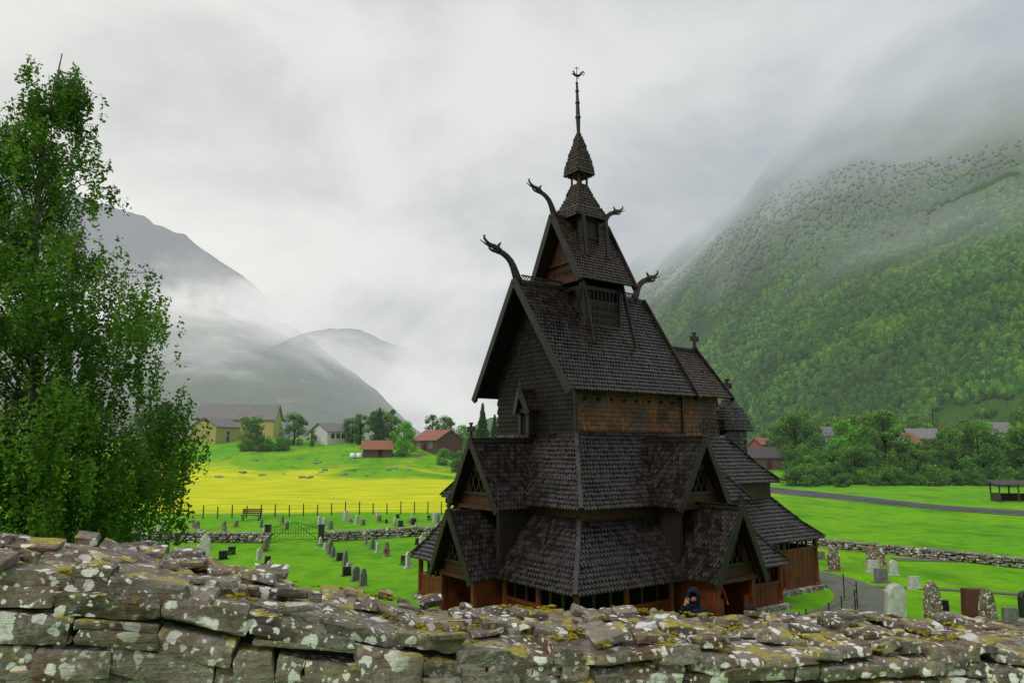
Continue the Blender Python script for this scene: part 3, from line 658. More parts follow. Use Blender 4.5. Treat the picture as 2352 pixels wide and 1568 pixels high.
def ring(name,mat,o,i,zo,zi,sides,flare=.0):
    s0,s1,t0,t1=o; a0,a1,b0,b1=i; mb=MB()
    f=.42; zm=zo+(zi-zo)*f-flare; c0,c1,d0,d1=s0+(a0-s0)*f,s1+(a1-s1)*f,t0+(b0-t0)*f,t1+(b1-t1)*f
    def four(A_,za,B_,zb):
        s0,s1,t0,t1=A_; a0,a1,b0,b1=B_
        if 'W' in sides: mb.roof([V3(s0,t1,za),V3(s0,t0,za),V3(a0,b0,zb),V3(a0,b1,zb)])
        if 'S' in sides: mb.roof([V3(s0,t0,za),V3(s1,t0,za),V3(a1,b0,zb),V3(a0,b0,zb)])
        if 'E' in sides: mb.roof([V3(s1,t0,za),V3(s1,t1,za),V3(a1,b1,zb),V3(a1,b0,zb)])
        if 'N' in sides: mb.roof([V3(s1,t1,za),V3(s0,t1,za),V3(a0,b1,zb),V3(a1,b1,zb)])
    four(o,zo,(c0,c1,d0,d1),zm); four((c0,c1,d0,d1),zm,i,zi)
    part(name,mb,mat)
    for (x,y),(c_,d_),(p,q) in (((s0,t0),(c0,d0),(a0,b0)),((s1,t0),(c1,d0),(a1,b0)),((s0,t1),(c0,d1),(a0,b1)),((s1,t1),(c1,d1),(a1,b1))):
        if x==s0 and 'W' not in sides: continue
        dv=Vector((x-p,y-q,0)).normalized(); up=Vector((0,0,.05)); hb=MB(); hb.beam(V3(x,y,zo)+up+dv*.05,V3(c_,d_,zm)+up,.14,.05); hb.beam(V3(c_,d_,zm)+up-dv*-.01,V3(p,q,zi)+up,.139,.049); part('hip_board',hb,M_HIP)
ring('aisle_roof',M_TAR,(-2.6,3.35,-3.0,2.9),(-1.5,2.3,-1.6,1.6),3.50,5.25,'WSEN',.08)
ring('gallery_roof',M_TAR,(-3.4,3.9,-3.7,3.2),(-2.3,2.9,-2.6,2.5),1.91,3.30,'WSEN',.08)
ring('chancel_aisle_roof',M_TAR,(2.6,6.0,-2.05,2.05),(2.6,4.6,-1.22,1.22),3.85,5.15,'SEN',.05); ring('chancel_gallery_roof',M_TAR,(3.2,7.0,-2.75,2.75),(3.0,5.75,-1.75,1.75),2.26,3.45,'SEN',.06)
# chancel
m=MB(); m.roof([V3(2.3,-1.5,6.28),V3(4.6,-1.5,6.28),V3(4.85,0,7.8),V3(2.3,0,7.8)]); m.roof([V3(4.6,1.5,6.28),V3(2.3,1.5,6.28),V3(2.3,0,7.8),V3(4.85,0,7.8)]); part('chancel_roof',m,M_TOW)
for sg in(-1,1): m=MB(); m.beam(V3(4.66,sg*1.54,6.2),V3(4.9,0,7.86),.06,.24); part('barge_board',m,M_WOOD)
m=MB(); m.beam(V3(2.3,0,7.86),V3(4.9,0,7.86),.12,.12); part('ridge_beam',m,M_WOOD)
m=MB(); m.roof([V3(2.33,-1.22,5.05),V3(4.3,-1.22,5.05),V3(4.3,-1.22,6.5),V3(2.33,-1.22,6.5)],th=.025); m.roof([V3(4.3,-1.22,5.05),V3(4.3,1.22,5.05),V3(4.3,1.22,6.5),V3(4.3,0,7.7),V3(4.3,-1.22,6.5)],th=.02); m.prism([V3(4.3,1.22,5.05),V3(2.33,1.22,5.05),V3(2.33,1.22,6.5),V3(4.3,1.22,6.5)],Vector((0,1,0)),.05); part('chancel_wall',m,M_ORG)
# apse turret
K=14; cs,r=6.0,.50; tt=-.30
cf=lambda a,rr_,z:V3(cs+rr_*math.cos(a),tt+rr_*math.sin(a),z)
m=MB()
for k in range(K):
    a0=2*math.pi*k/K;a1=2*math.pi*(k+1)/K; m.roof([cf(a0,r,3.6),cf(a1,r,3.6),cf(a1,r,5.5),cf(a0,r,5.5)],w=.13,h=.17,th=.02)
part('turret_wall',m,M_TAR)
m=MB()
for k in range(K):
    a0=2*math.pi*k/K;a1=2*math.pi*(k+1)/K
    for ra,za,rb,zb in((.72,5.38,.60,5.70),(.60,5.70,.38,6.08),(.38,6.08,.04,6.45)): m.roof([cf(a0,ra,za),cf(a1,ra,za),cf(a1,rb,zb),cf(a0,rb,zb)],w=.12,h=.15,th=.03)
part('turret_roof',m,M_TAR)
def wl(mb,x0,y0,x1,y1,z0,z1,th=.1): mb.beam(V3(x0,y0,(z0+z1)/2),V3(x1,y1,(z0+z1)/2),th,(z1-z0)*1.5)
for (s0,s1,t0,t1,z0,z1) in((-2.28,2.9,-2.62,2.5,.8,3.75),(2.9,5.75,-1.78,1.78,.8,4.1)):
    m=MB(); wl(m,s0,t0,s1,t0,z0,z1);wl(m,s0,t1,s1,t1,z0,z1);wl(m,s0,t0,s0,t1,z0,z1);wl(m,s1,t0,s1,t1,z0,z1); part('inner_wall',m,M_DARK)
for (s0,s1,t0,t1,z0,z1,sd) in((-2.33,2.93,-2.67,2.55,3.15,3.62,'SW'),(2.93,5.8,-1.83,1.83,3.3,3.95,'SE')):
    for q_ in sd:
        m=MB()
        for k in range(60):
            f=k/60;g=(k+.92)/60
            if 'S'==q_: wl(m,s0+(s1-s0)*f,t0,s0+(s1-s0)*g,t0,z0,z1,.05)
            if 'W'==q_: wl(m,s0,t0+(t1-t0)*f,s0,t0+(t1-t0)*g,z0,z1,.05)
            if 'E'==q_: wl(m,s1,t0+(t1-t0)*f,s1,t0+(t1-t0)*g,z0,z1,.05)
        part('aisle_wall',m,M_BRN)
posts=[]; gw=1.42
segs=[((-3.15,-3.45),(-.35,-3.45)),((1.55,-3.45),(3.7,-3.45)),((3.7,-3.45),(3.7,-2.55)),((3.7,-2.55),(6.8,-2.55)),((6.8,-2.55),(6.8,2.55)),((-3.15,3.0),(-3.15,.95)),((-3.15,-.95),(-3.15,-3.45)),((6.8,2.55),(3.7,2.55)),((3.7,3.0),(-3.15,3.0))]
for (x0,y0),(x1,y1) in segs:
    m=MB(); bl=MB()
    L=math.hypot(x1-x0,y1-y0)*1.5; N=max(1,int(L/.17)); ez=1.94 if x0<3.6 or (x0==3.7 and y0==3.0) else 2.3; top=gw if ez<2 else 1.95
    for k in range(N):
        f=(k+.04)/N;g=(k+.96)/N; wl(m,x0+(x1-x0)*f,y0+(y1-y0)*f,x0+(x1-x0)*g,y0+(y1-y0)*g,.78,top,.045+.012*(k%2))
    m.beam(V3(x0,y0,top+.03),V3(x1,y1,top+.03),.14,.09)
    bl.beam(V3(x0,y0,ez-.0),V3(x1,y1,ez-.0),.12,.14)
    N2=max(2,int(L/.6))
    for k in range(N2+1):
        f=k/N2; bl.beam(V3(x0+(x1-x0)*f,y0+(y1-y0)*f,top),V3(x0+(x1-x0)*f,y0+(y1-y0)*f,ez),.07,.07)
    N3=max(1,round(L/2.2))
    for k in range(N3+1):
        f=k/N3; posts.append((x0+(x1-x0)*f,y0+(y1-y0)*f,ez))
    part('gallery_wall',m,M_RED); part('gallery_railing',bl,M_WOOD)
seen=set()
for x,y,ez in posts:
    kx=(round(x,1),round(y,1))
    if kx in seen: continue
    seen.add(kx); m=MB(); b0=V3(x,y,.78); m.tube([b0,b0+Vector((0,0,.25)),b0+Vector((0,0,.3)),V3(x,y,ez-.12),V3(x,y,ez-.1),V3(x,y,ez+.02)],[.14,.14,.11,.10,.13,.13],8); part('post',m,M_RED)
for (s0,s1,t0,t1) in((-3.35,3.8,-3.6,3.1),(3.8,6.95,-2.65,2.65)):
    m=MB()
    for k in range(26):
        L1=(s1-s0)/26
        m.box(V3(s0+L1*(k+.5),t0,.84),(L1*1.5*.97,.32,.24))
    part('stone_foundation',m,M_STONE2)
m=MB(); m.box(V3(-3.3,-.2,.84),(.3,9.6,.22)); part('stone_foundation',m,M_STONE2)
def cross(p,sc=1.0,d=(1,0,0),name='cross_finial'):
    m=MB(); p=Vector(p); d=Vector(d); w=.085*sc
    m.beam(p,p+Vector((0,0,.75*sc)),w*1.3,w*1.3,w2=w,h2=w); m.beam(p+Vector((0,0,.50*sc))-d*.22*sc,p+Vector((0,0,.50*sc))+d*.22*sc,w,w*1.5)
    for e_ in(-1,1): m.beam(p+Vector((0,0,.50*sc))+d*.17*sc*e_,p+Vector((0,0,.5*sc))+d*.235*sc*e_,w*1.2,w*2.6)
    m.beam(p+Vector((0,0,.70*sc)),p+Vector((0,0,.78*sc)),w*2.2,w*1.2); m.tube([p,p+Vector((0,0,.12*sc)),p+Vector((0,0,.2*sc))],[.09*sc,.12*sc,.06*sc],8)
    part(name,m,M_WOOD)
def gable(pre,c,dr,d0,d1,w_,ze,zr,mat=M_TAR,lattice=True,walls=None,crossz=True,rec=.22,wmat=None):
    sd=(-dr[1],dr[0]); P=lambda d,x,z:V3(c[0]+dr[0]*d+sd[0]*x,c[1]+dr[1]*d+sd[1]*x,z)
    m=MB(); m.roof([P(d1,w_,ze),P(d0,w_,ze),P(d0,0,zr),P(d1+.06,0,zr)]); m.roof([P(d0,-w_,ze),P(d1,-w_,ze),P(d1+.06,0,zr),P(d0,0,zr)]); part(pre+'_roof',m,mat)
    for sg in(-1,1):
        m=MB(); m.beam(P(d1+.03,sg*(w_+.05),ze-.1),P(d1+.09,0,zr+.06),.06,.24); m.beam(P(d1-.12,sg*(w_-.02),ze-.06),P(d1-.08,0,zr-.02),.05,.1); part(pre+'_barge_board',m,M_WOOD)
    m=MB(); m.beam(P(d0,0,zr+.04),P(d1+.1,0,zr+.04),.13,.10); part(pre+'_ridge_beam',m,M_WOOD)
    m=MB(); nrm=(P(1,0,0)-P(0,0,0)).normalized(); dz=zr-ze; dd=d1-rec
    N=int(w_*2*1.5/.16)
    for k in range(N):
        x0=-w_*.93+2*w_*.93*k/N; x1=x0+2*w_*.93/N*.94; z0=zr-dz*abs(x0)/w_-.08; z1=zr-dz*abs(x1)/w_-.08; zb=ze-.03
        if max(z0,z1)<zb+.03: continue
        if lattice and abs((x0+x1)/2)<w_*.42:
            zl=ze+dz*.22; zt=ze+dz*.54; m.prism([P(dd,x0,zb),P(dd,x1,zb),P(dd,x1,min(zl,z1)),P(dd,x0,min(zl,z0))],nrm,.05)
            if min(z0,z1)>zt: m.prism([P(dd,x0,zt),P(dd,x1,zt),P(dd,x1,z1),P(dd,x0,z0)],nrm,.05)
        else: m.prism([P(dd,x0,zb),P(dd,x1,zb),P(dd,x1,max(z1,zb+.01)),P(dd,x0,max(z0,zb+.01))],nrm,.05)
    m.beam(P(dd+.05,-w_*.97,ze-.02),P(dd+.05,w_*.97,ze-.02),.1,.14)
    part(pre+'_gable',m,wmat or M_BRN)
    if lattice:
        m=MB()
        for k in range(-1,2):
            x=k*w_*.24; m.beam(P(dd+.02,x-.12,ze+dz*.2),P(dd+.02,x+.12,ze+dz*.56),.04,.04); m.beam(P(dd+.03,x+.12,ze+dz*.2),P(dd+.03,x-.12,ze+dz*.56),.04,.04)
        m.beam(P(dd+.04,-w_*.8,ze+dz*.2),P(dd+.04,w_*.8,ze+dz*.2),.07,.1); part(pre+'_lattice',m,M_WOOD)
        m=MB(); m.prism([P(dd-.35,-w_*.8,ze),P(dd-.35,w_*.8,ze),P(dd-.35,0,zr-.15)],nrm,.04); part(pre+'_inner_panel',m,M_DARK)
    if walls is not None:
        zb,xw=walls
        for sg in(-1,1):
            m=MB(); m.beam(P(d0,sg*xw,(zb+ze)/2),P(dd,sg*xw,(zb+ze)/2),.06,(ze-zb)*1.5); m.beam(P(dd,sg*xw,zb),P(dd,sg*xw,ze+.05),.17,.17); part(pre+'_side_wall',m,M_WOOD if zb>1 else M_RED)
    if crossz: cross(P(d1+.05,0,zr+.04),crossz,d=(Vector((sd[0],sd[1],0))))
    return P
gable('west_dormer',(0,0),(-1,0),1.4,3.45,1.02,3.42,4.95,walls=(2.0,.85),crossz=.85)
gable('south_dormer',(.65,0),(0,-1),1.5,3.68,.85,3.47,4.97,walls=(2.0,.68),crossz=.9)
P=gable('west_porch',(0,0),(-1,0),2.3,4.05,.86,1.88,3.28,walls=(.8,.70),crossz=.8)
P=gable('south_porch',(.62,0),(0,-1),2.5,4.65,.82,1.95,3.45,walls=(.8,.62),crossz=.6)
nn=(P(1,0,0)-P(0,0,0)).normalized()
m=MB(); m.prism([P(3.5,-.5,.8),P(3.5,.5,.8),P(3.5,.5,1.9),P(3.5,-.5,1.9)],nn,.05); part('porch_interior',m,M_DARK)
for sg in(-1,1):
    m=MB(); m.prism([P(4.42,sg*.60,.8),P(4.42,sg*.60+(-sg)*.24,.8),P(4.42,sg*.60+(-sg)*.24,1.55),P(4.42,sg*.60,1.55)],nn,.06); part('porch_panel',m,M_RED)
gable('wall_niche',(0,0),(-1,0),1.5,1.95,.24,5.78,6.25,lattice=False,walls=(5.15,.17),crossz=.5,rec=.1,wmat=M_WOOD)
m=MB(); m.prism([V3(-1.84,.17,5.15),V3(-1.84,-.17,5.15),V3(-1.84,-.17,5.8),V3(-1.84,.17,5.8)],Vector((-1,0,0)),.04); part('niche_opening',m,M_DARK)
# tower stage 1
m=MB(); a0,a1,q=-.45,.92,.70
for x,y in((a0,-q),(a1,-q),(a0,q),(a1,q)): m.beam(V3(x,y,7.5),V3(x,y,9.5),.16,.16)
m.beam(V3(a0,-q,9.1),V3(a1,-q,9.1),.1,.16);m.beam(V3(a0,-q,8.75),V3(a1,-q,8.75),.1,.08); m.beam(V3(a0,-q,8.05),V3(a1,-q,8.05),.12,.12); m.beam(V3(a0,q,9.1),V3(a0,-q,9.1),.1,.16); m.beam(V3(a0,q,8.45),V3(a0,-q,8.45),.1,.1)
for k in range(9): x=a0+.1+(a1-a0-.2)*k/8; m.beam(V3(x,-q-.01,8.75),V3(x,-q-.01,9.1),.05,.05)
for k in range(12): x=a0+.06+(a1-a0-.12)*k/11.; m.beam(V3(x,-q+.0,8.06),V3(x,-q+.0,8.75),.155,.05,up=(0,1,0))
m.prism([V3(a0,-q+.06,7.6),V3(a0,q-.06,7.6),V3(a0,q-.06,8.75),V3(a0,-q+.06,8.75)][::-1],Vector((-1,0,0)),.05); m.prism([V3(a1,-q,7.6),V3(a1,q,7.6),V3(a1,q,9.4),V3(a1,-q,9.4)],Vector((1,0,0)),.05); m.prism([V3(a1,q,7.6),V3(a0,q,7.6),V3(a0,q,9.4),V3(a1,q,9.4)],Vector((0,1,0)),.05)
part('belfry',m,M_WOOD)
m=MB()
m.beam(V3(a0,-q-.03,8.1),V3(a1,-q-.03,8.1),.03,.03); m.beam(V3(a0,-q-.03,8.68),V3(a1,-q-.03,8.68),.03,.03)
for k in range(7):
    for r_ in range(3):
        c=V3(a0+.2+k*.165,-q-.03,8.2+r_*.18); m.tube([c+Vector((.08*math.cos(x),-.01,.08*math.sin(x))) for x in [i*1.05 for i in range(7)]],[.014]*7,4)
part('carved_panel',m,M_WOOD)
for x,dx in((a0-.03,-.03),(a1+.03,.06)):
    for sg in(-1,1): m=MB(); m.beam(V3(x,sg*.78,9.35),V3(x+dx,sg*1.20,7.50),.08,.14,up=(0,sg,0)); part('belfry_brace',m,M_WOOD)
m=MB(); m.beam(V3(a0-.25,-.75,9.0),V3(a0,-.75,8.3),.1,.14); part('belfry_brace',m,M_WOOD)
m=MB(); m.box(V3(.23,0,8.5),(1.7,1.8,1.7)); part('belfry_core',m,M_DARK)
m=MB(); e2,r2=9.27,11.12
m.roof([V3(-.82,-1.03,e2),V3(1.17,-1.03,e2),V3(1.12,0,r2),V3(-.86,0,r2)],w=.13,h=.16); m.roof([V3(1.17,1.03,e2),V3(-.82,1.03,e2),V3(-.86,0,r2),V3(1.12,0,r2)],w=.13,h=.16); part('tower_roof',m,M_TOW)
barge(-.87,-.04,1.08,e2-.1,r2+.06,False); barge(1.2,-.04,1.08,e2-.1,r2+.06,False)
m=MB(); m.beam(V3(-.9,0,r2+.04),V3(1.18,0,r2+.04),.12,.12); part('ridge_beam',m,M_WOOD)
m=MB(); m.prism([V3(-.5,.9,9.3),V3(-.5,-.9,9.3),V3(-.5,0,10.95)],Vector((-1,0,0)),.08); m.beam(V3(-.56,.95,9.32),V3(-.56,-.95,9.32),.1,.2); m.beam(V3(-.56,.55,9.85),V3(-.56,-.55,9.85),.08,.1); part('tower_gable',m,M_BRN)
m=MB(); m.prism([V3(.95,-.9,9.3),V3(.95,.9,9.3),V3(.95,0,10.95)],Vector((1,0,0)),.08); part('tower_gable',m,M_BRN)
for k in range(-2,3): m=MB(); m.box(V3(-.565,k*.17,9.6),(.03,.09,.16)); part('gable_opening',m,M_DARK)
m=MB(); cx=.12; h3=.36
for x in(-h3,h3):
    for y in(-h3,h3): m.beam(V3(cx+x,y*1.15,10.0),V3(cx+x,y,11.3),.12,.12)
for z in(10.42,10.62,11.12): 
    m.beam(V3(cx-h3,-h3-.02,z),V3(cx+h3,-h3-.02,z),.07,.08); m.beam(V3(cx-h3-.02,-h3,z),V3(cx-h3-.02,h3,z),.07,.08)
for k in range(7): x=cx-h3+.08+k*.095; m.beam(V3(x,-h3,10.36),V3(x,-h3,11.1),.125,.03,up=(0,1,0))
m.beam(V3(cx-h3-.06,-.62,11.2),V3(cx-h3-.04,-.72,10.0),.07,.16); m.beam(V3(cx+h3+.06,-.62,11.2),V3(cx+h3+.04,-.72,10.0),.07,.16)
part('tower_chamber',m,M_WOOD)
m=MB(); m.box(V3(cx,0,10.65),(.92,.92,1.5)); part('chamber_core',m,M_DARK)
def pyr(mb,cx,prof,w,h):
    for (ra,za),(rb,zb) in zip(prof[:-1],prof[1:]):
        c=[(-1,-1),(1,-1),(1,1),(-1,1)]
        for k in range(4):
            p,q_=c[k],c[(k+1)%4]; mb.roof([V3(cx+p[0]*ra,p[1]*ra,za),V3(cx+q_[0]*ra,q_[1]*ra,za),V3(cx+q_[0]*rb,q_[1]*rb,zb),V3(cx+p[0]*rb,p[1]*rb,zb)],w,h)
m=MB(); pyr(m,cx,[(.56,11.18),(.42,11.5),(.27,11.85),(.16,12.2)],.12,.15); part('hip_roof',m,M_TOW)
m=MB()
for x in(-.15,.15):
    for y in(-.15,.15): m.beam(V3(cx+x,y,12.1),V3(cx+x,y,12.65),.07,.07)
for z in(12.22,12.56):
    for sg in(-1,1): m.beam(V3(cx-.17,sg*.16,z),V3(cx+.17,sg*.16,z),.06,.07); m.beam(V3(cx+sg*.16,-.17,z),V3(cx+sg*.16,.17,z),.06,.07)
m.beam(V3(cx,0,12.1),V3(cx,0,12.7),.16,.16); part('lantern',m,M_BRN)
m=MB(); pyr(m,cx,[(.31,12.56),(.24,12.95),(.13,13.4),(.03,13.82)],.11,.14); part('spire_cap',m,M_TOW)
m=MB(); zz=[13.7,13.9,14.25,14.3,14.36,14.7,14.74,14.8,15.05,15.1,15.16,15.3,15.36]; rd=[.07,.08,.10,.13,.095,.08,.11,.075,.06,.09,.055,.05,.065]
m.tube([V3(cx-.04*(z-13.7)/1.6,0,z) for z in zz],rd,10); part('spire',m,M_WOOD)
m=MB(); top=V3(cx-.04,0,15.36); ax_=Vector((math.cos(-.6),math.sin(-.6),0))
m.tube([top,top+Vector((0,0,.75))],[.022,.014],6); 
def flat(pts,rad): m.tube([top+ax_*x+Vector((0,0,z)) for x,z in pts],rad,6)
flat([(-.22,.44),(-.16,.40),(-.05,.34),(.06,.32),(.14,.36),(.20,.46),(.27,.52),(.33,.48),(.33,.41),(.28,.38)],[.012,.03,.055,.06,.05,.04,.032,.026,.02,.012])
flat([(-.08,.36),(-.12,.47),(-.15,.54),(-.20,.53)],[.045,.035,.03,.01]); flat([(-.1,.68),(.1,.68)],[.016,.016]); flat([(.0,.22),(.12,.2)],[.014,.012]); flat([(.2,.43),(.26,.36),(.30,.32)],[.02,.015,.008])
part('weather_vane',m,M_STEEL)
# dragons : smooth board-like carved necks
def dragon(s,z,sg,sc):
    m=MB(); O=V3(s,0,z); f=lambda x,zz:O+Vector((sg*x*1.5*sc,0,zz*1.5*sc))
    neck=[(-.10,-.10),(-.03,.06),(.03,.2),(.09,.34),(.18,.48),(.29,.58),(.42,.65),(.54,.69)]
    m.tube([f(*p) for p in neck],[.22*sc,.21*sc,.19*sc,.17*sc,.155*sc,.14*sc,.13*sc,.12*sc],10,sy=.45,side=(0,1,0))
    m.tube([f(.50,.69),f(.60,.75),f(.70,.79),f(.82,.82),f(.93,.88),f(1.01,.96),f(1.02,1.03),f(.97,1.04)],[.12*sc,.135*sc,.11*sc,.08*sc,.065*sc,.055*sc,.042*sc,.02],10,sy=.6,side=(0,1,0))
    m.tube([f(.54,.66),f(.66,.67),f(.78,.68),f(.86,.72),f(.88,.78)],[.09*sc,.075*sc,.06*sc,.045*sc,.015],8,sy=.6,side=(0,1,0))
    m.tube([f(.66,.74),f(.85,.77),f(1.0,.83),f(1.14,.90)],[.035*sc,.033*sc,.03*sc,.012],6)
    m.tube([f(.58,.80),f(.54,.88),f(.48,.94)],[.06*sc,.05*sc,.016],6)
    m.beam(f(-.22,-.16),f(.06,-.02),.12*sc,.36*sc)
    part('dragon_head',m,M_WOOD,smooth=True)
dragon(-2.13,RZ+.08,-1,1.0); dragon(2.30,RZ+.10,1,.95); dragon(-.86,r2+.07,-1,.82); dragon(1.08,r2+.07,1,.74)
cross(V3(4.85,0,7.86),1.1); cross(V3(cs,tt,6.40),1.15)

# ---------------------------------------------------------------- houses
def house(name,x,y,rz,w,d,h,rh,wm_,rm,label,cat='house',wins=((-.25,.5),(.25,.5)),door=.0,chim=False,oh=.5,z=None):
    z=H(x,y)-.3 if z is None else z; e=thing(name,(x,y,z),label,cat,rotz=rz)
    m=MB(); m.box((0,0,h/2-.5),(w,d,h+1)); 
    for sg in(-1,1): m.prism([(sg*w/2,-d/2,h),(sg*w/2,d/2,h),(sg*w/2,0,h+rh)] if sg>0 else [(sg*w/2,d/2,h),(sg*w/2,-d/2,h),(sg*w/2,0,h+rh)],Vector((sg,0,0)),.2)
    m.obj('wall',wm_,e)
    m=MB(); k=rh/(d/2)
    for sg in(-1,1):
        A_=Vector((0,sg*(d/2+oh),h-k*oh+.08)); B_=Vector((0,0,h+rh+.08)); m.prism([Vector((-w/2-oh,A_.y,A_.z)),Vector((w/2+oh,A_.y,A_.z)),Vector((w/2+oh,0,B_.z)),Vector((-w/2-oh,0,B_.z))],Vector((0,0,1)),.16)
    m.obj('roof',rm,e)
    for fx,fz in wins:
        q=MB(); q.box((fx*w,-d/2-.02,h*fz+.2),(1.1,.06,1.2)); q.obj('window',M_WIN,e)
        q=MB()
        for a,b_,c_,d_ in((-.6,0,.1,1.4),(.6,0,.1,1.4),(0,.65,1.3,.1),(0,-.65,1.3,.1),(0,0,.05,1.2)): q.box((fx*w+a,-d/2-.06,h*fz+.2+b_),(c_,.06,d_))
        q.obj('window_frame',M_WHITE,e)
    if door is not None:
        q=MB(); q.box((door*w,-d/2-.03,1.0),(1.0,.08,2.1)); q.obj('door',M_DROOF if wm_!=M_HBR else M_BRN,e)
    if chim: q=MB(); q.box((w*.15,0,h+rh+.3),(.7,.7,1.4)); q.box((w*.15,0,h+rh+1.05),(.85,.85,.12)); q.obj('chimney',M_GROOF,e)
    return e
house('barn',-77.5,212,.10,21,11,5.6,4.2,M_YEL,M_GROOF,'large yellow wooden barn with grey roof','barn',wins=((-.3,.5),(-.1,.5),(.2,.5)),door=.05)
house('shed',-79,199,math.radians(70),9,8,4.2,2.2,M_YEL,M_GROOF,'yellow wooden annex beside the barn','shed',wins=((0,.5),))
house('house',-47.5,197,.9,8.5,7,3.2,2.0,M_WHITE,M_GROOF,'white wooden house with grey roof and window row','house',wins=((-.3,.5),(-.1,.5),(.1,.5),(.3,.5)),door=None)
house('shed',-31.5,176,.1,6.6,4.5,2.2,1.6,M_HBR,M_RTILE,'small brown log shed with red tiled roof','shed',wins=(),door=.1,oh=.6)
house('house',-18.5,186,-.9,11,7.5,3.2,2.3,M_HBR,M_RTILE,'brown wooden farmhouse with reddish roof','house',chim=True)
house('barn',56.5,166,-.5,9,5.5,3.0,1.9,M_HBR,M_DROOF,'long dark brown wooden building beyond the road','barn',wins=(),door=.1)
house('house',84,203,.35,8,6,3.5,2.2,M_WHITE,M_GROOF,'white house with grey roof among trees','house',z=6.2)
house('house',103,188,-.2,6.5,5.5,3.6,2.2,M_HRED,M_GROOF,'red house with pale roof among trees','house',z=5.2)
house('shed',97,184,.5,4.5,4,3.0,1.8,M_WHITE,M_RTILE,'small white annex with red roof','shed',z=5.0)
house('house',123,190,.2,8,6,4.0,2.4,M_WHITE,M_GROOF,'pale house with grey slate roof among trees','house',z=6.2)
house('shed',67,200,.5,5,4,2.4,1.4,M_HRED,M_RTILE,'small red shed under the hillside','shed',z=5)
e=thing('shelter',(58.2,86,-.1),'open sided wooden roadside shelter with flat dark roof','shelter',rotz=-.3); e.scale=(.85,.85,.85); m=MB(); m.prism([(-3.6,-2.2,2.5),(3.6,-2.2,2.5),(3.6,2.2,2.9),(-3.6,2.2,2.9)],Vector((0,0,1)),.18); m.obj('roof',M_DROOF,e)
for x in(-3.2,-1,1,3.2):
    for y in(-1.9,1.9): m=MB(); m.beam((x,y,0),(x,y,2.6),.16,.16); m.obj('post',M_POST,e)
m=MB(); m.box((0,1.9,.6),(6.4,.1,1.1)); m.obj('wall',M_POST,e)
m=MB(); m.box((-3.2,0,.6),(.1,3.6,1.1)); m.obj('wall',M_POST,e)
for x,y in((-36.6,172),(-35.2,172.3)):
    m=MB(); m.tube([(a,0,0) for a in(-.62,-.55,0,.55,.62)],[.45,.64,.67,.64,.45],16); o=m.obj('hay_bale',M_WRAP,None,True,loc=(x,y,H(x,y)+.6)); tag(o,'white plastic wrapped round hay bale on the grass','hay bale','hay bales on the meadow')
for k in range(22):
    x=R.uniform(-58,-14); y=R.choice([R.uniform(140,152),R.uniform(162,178)]); s_=R.uniform(.35,1.1); o=stones_obj('boulder',[(stone((0,0,0),(s_*1.7,s_,s_*.5),0,(6,5,4),rng,.07*s_,4),R.random())],M_STONE2); o.location=(x,y,H(x,y)+.05); o.rotation_euler=(0,0,R.uniform(0,3)); tag(o,'weathered grey boulder half sunk in the meadow','boulder','boulders on the meadow')
f=thing('wire_fence',(0,0,0),'wire fence with dark wooden posts along the hay field','fence'); fp=[]
for k in range(31):
    x=-37+k*1.22; y=65.5+k*.16; fp.append((x,y)); m=MB(); hgt=R.uniform(1.0,1.2); m.tube([(0,0,-.2),(R.uniform(-.03,.03),0,hgt)],[.06,.05],6); m.obj('post',M_POST,f,loc=(x,y,H(x,y)))
for z in(.35,.65,.95): m=MB(); m.tube([(x,y,H(x,y)+z) for x,y in fp],[.006]*len(fp),4); m.obj('wire',M_WIRE,f)
def bench(x,y,rz):
    e=thing('bench',(x,y,H(x,y)),'weathered grey wooden bench standing on the grass','bench',rotz=rz)
    m=MB(); [m.box((0,-.12+k*.13,.45),(1.7,.11,.04)) for k in range(4)]; m.obj('seat',M_POST,e)
    m=MB(); [m.box((0,.33+k*.03,.62+k*.15),(1.7,.03,.11)) for k in range(3)]; m.obj('backrest',M_POST,e)
    for x_ in(-.7,.7): m=MB(); m.beam((x_,-.1,0),(x_,-.1,.45),.07,.07); m.beam((x_,.28,0),(x_,.40,1.0),.07,.07); m.beam((x_,-.1,.42),(x_,.3,.42),.06,.06); m.obj('leg',M_POST,e)
bench(-22.2,64.4,0)
e=thing('gate',(-14.3,50.0,0),'green iron churchyard gate between two stone posts','gate',rotz=.03)
for x in(-1.75,1.75):
    m=MB(); m.box((x,0,.5),(.34,.34,1.0)); m.box((x,0,1.04),(.40,.40,.08)); m.obj('gate_post',M_GD,e)
for sg in(-1,1):
    m=MB(); m.beam((sg*1.5,0,.1),(0.03*sg,0,.1),.03,.03); m.beam((sg*1.5,0,.85),(0.03*sg,0,1.2),.03,.03); m.beam((sg*1.5,0,.5),(.03*sg,0,.5),.03,.03)
    for k in range(9): x=sg*(1.5-k*.18); m.beam((x,0,.1),(x,0,.95+k*.045),.02,.02)
    m.beam((sg*1.5,0,.1),(sg*.03,0,1.15),.03,.03); m.obj('gate_leaf',M_GREENP,e)
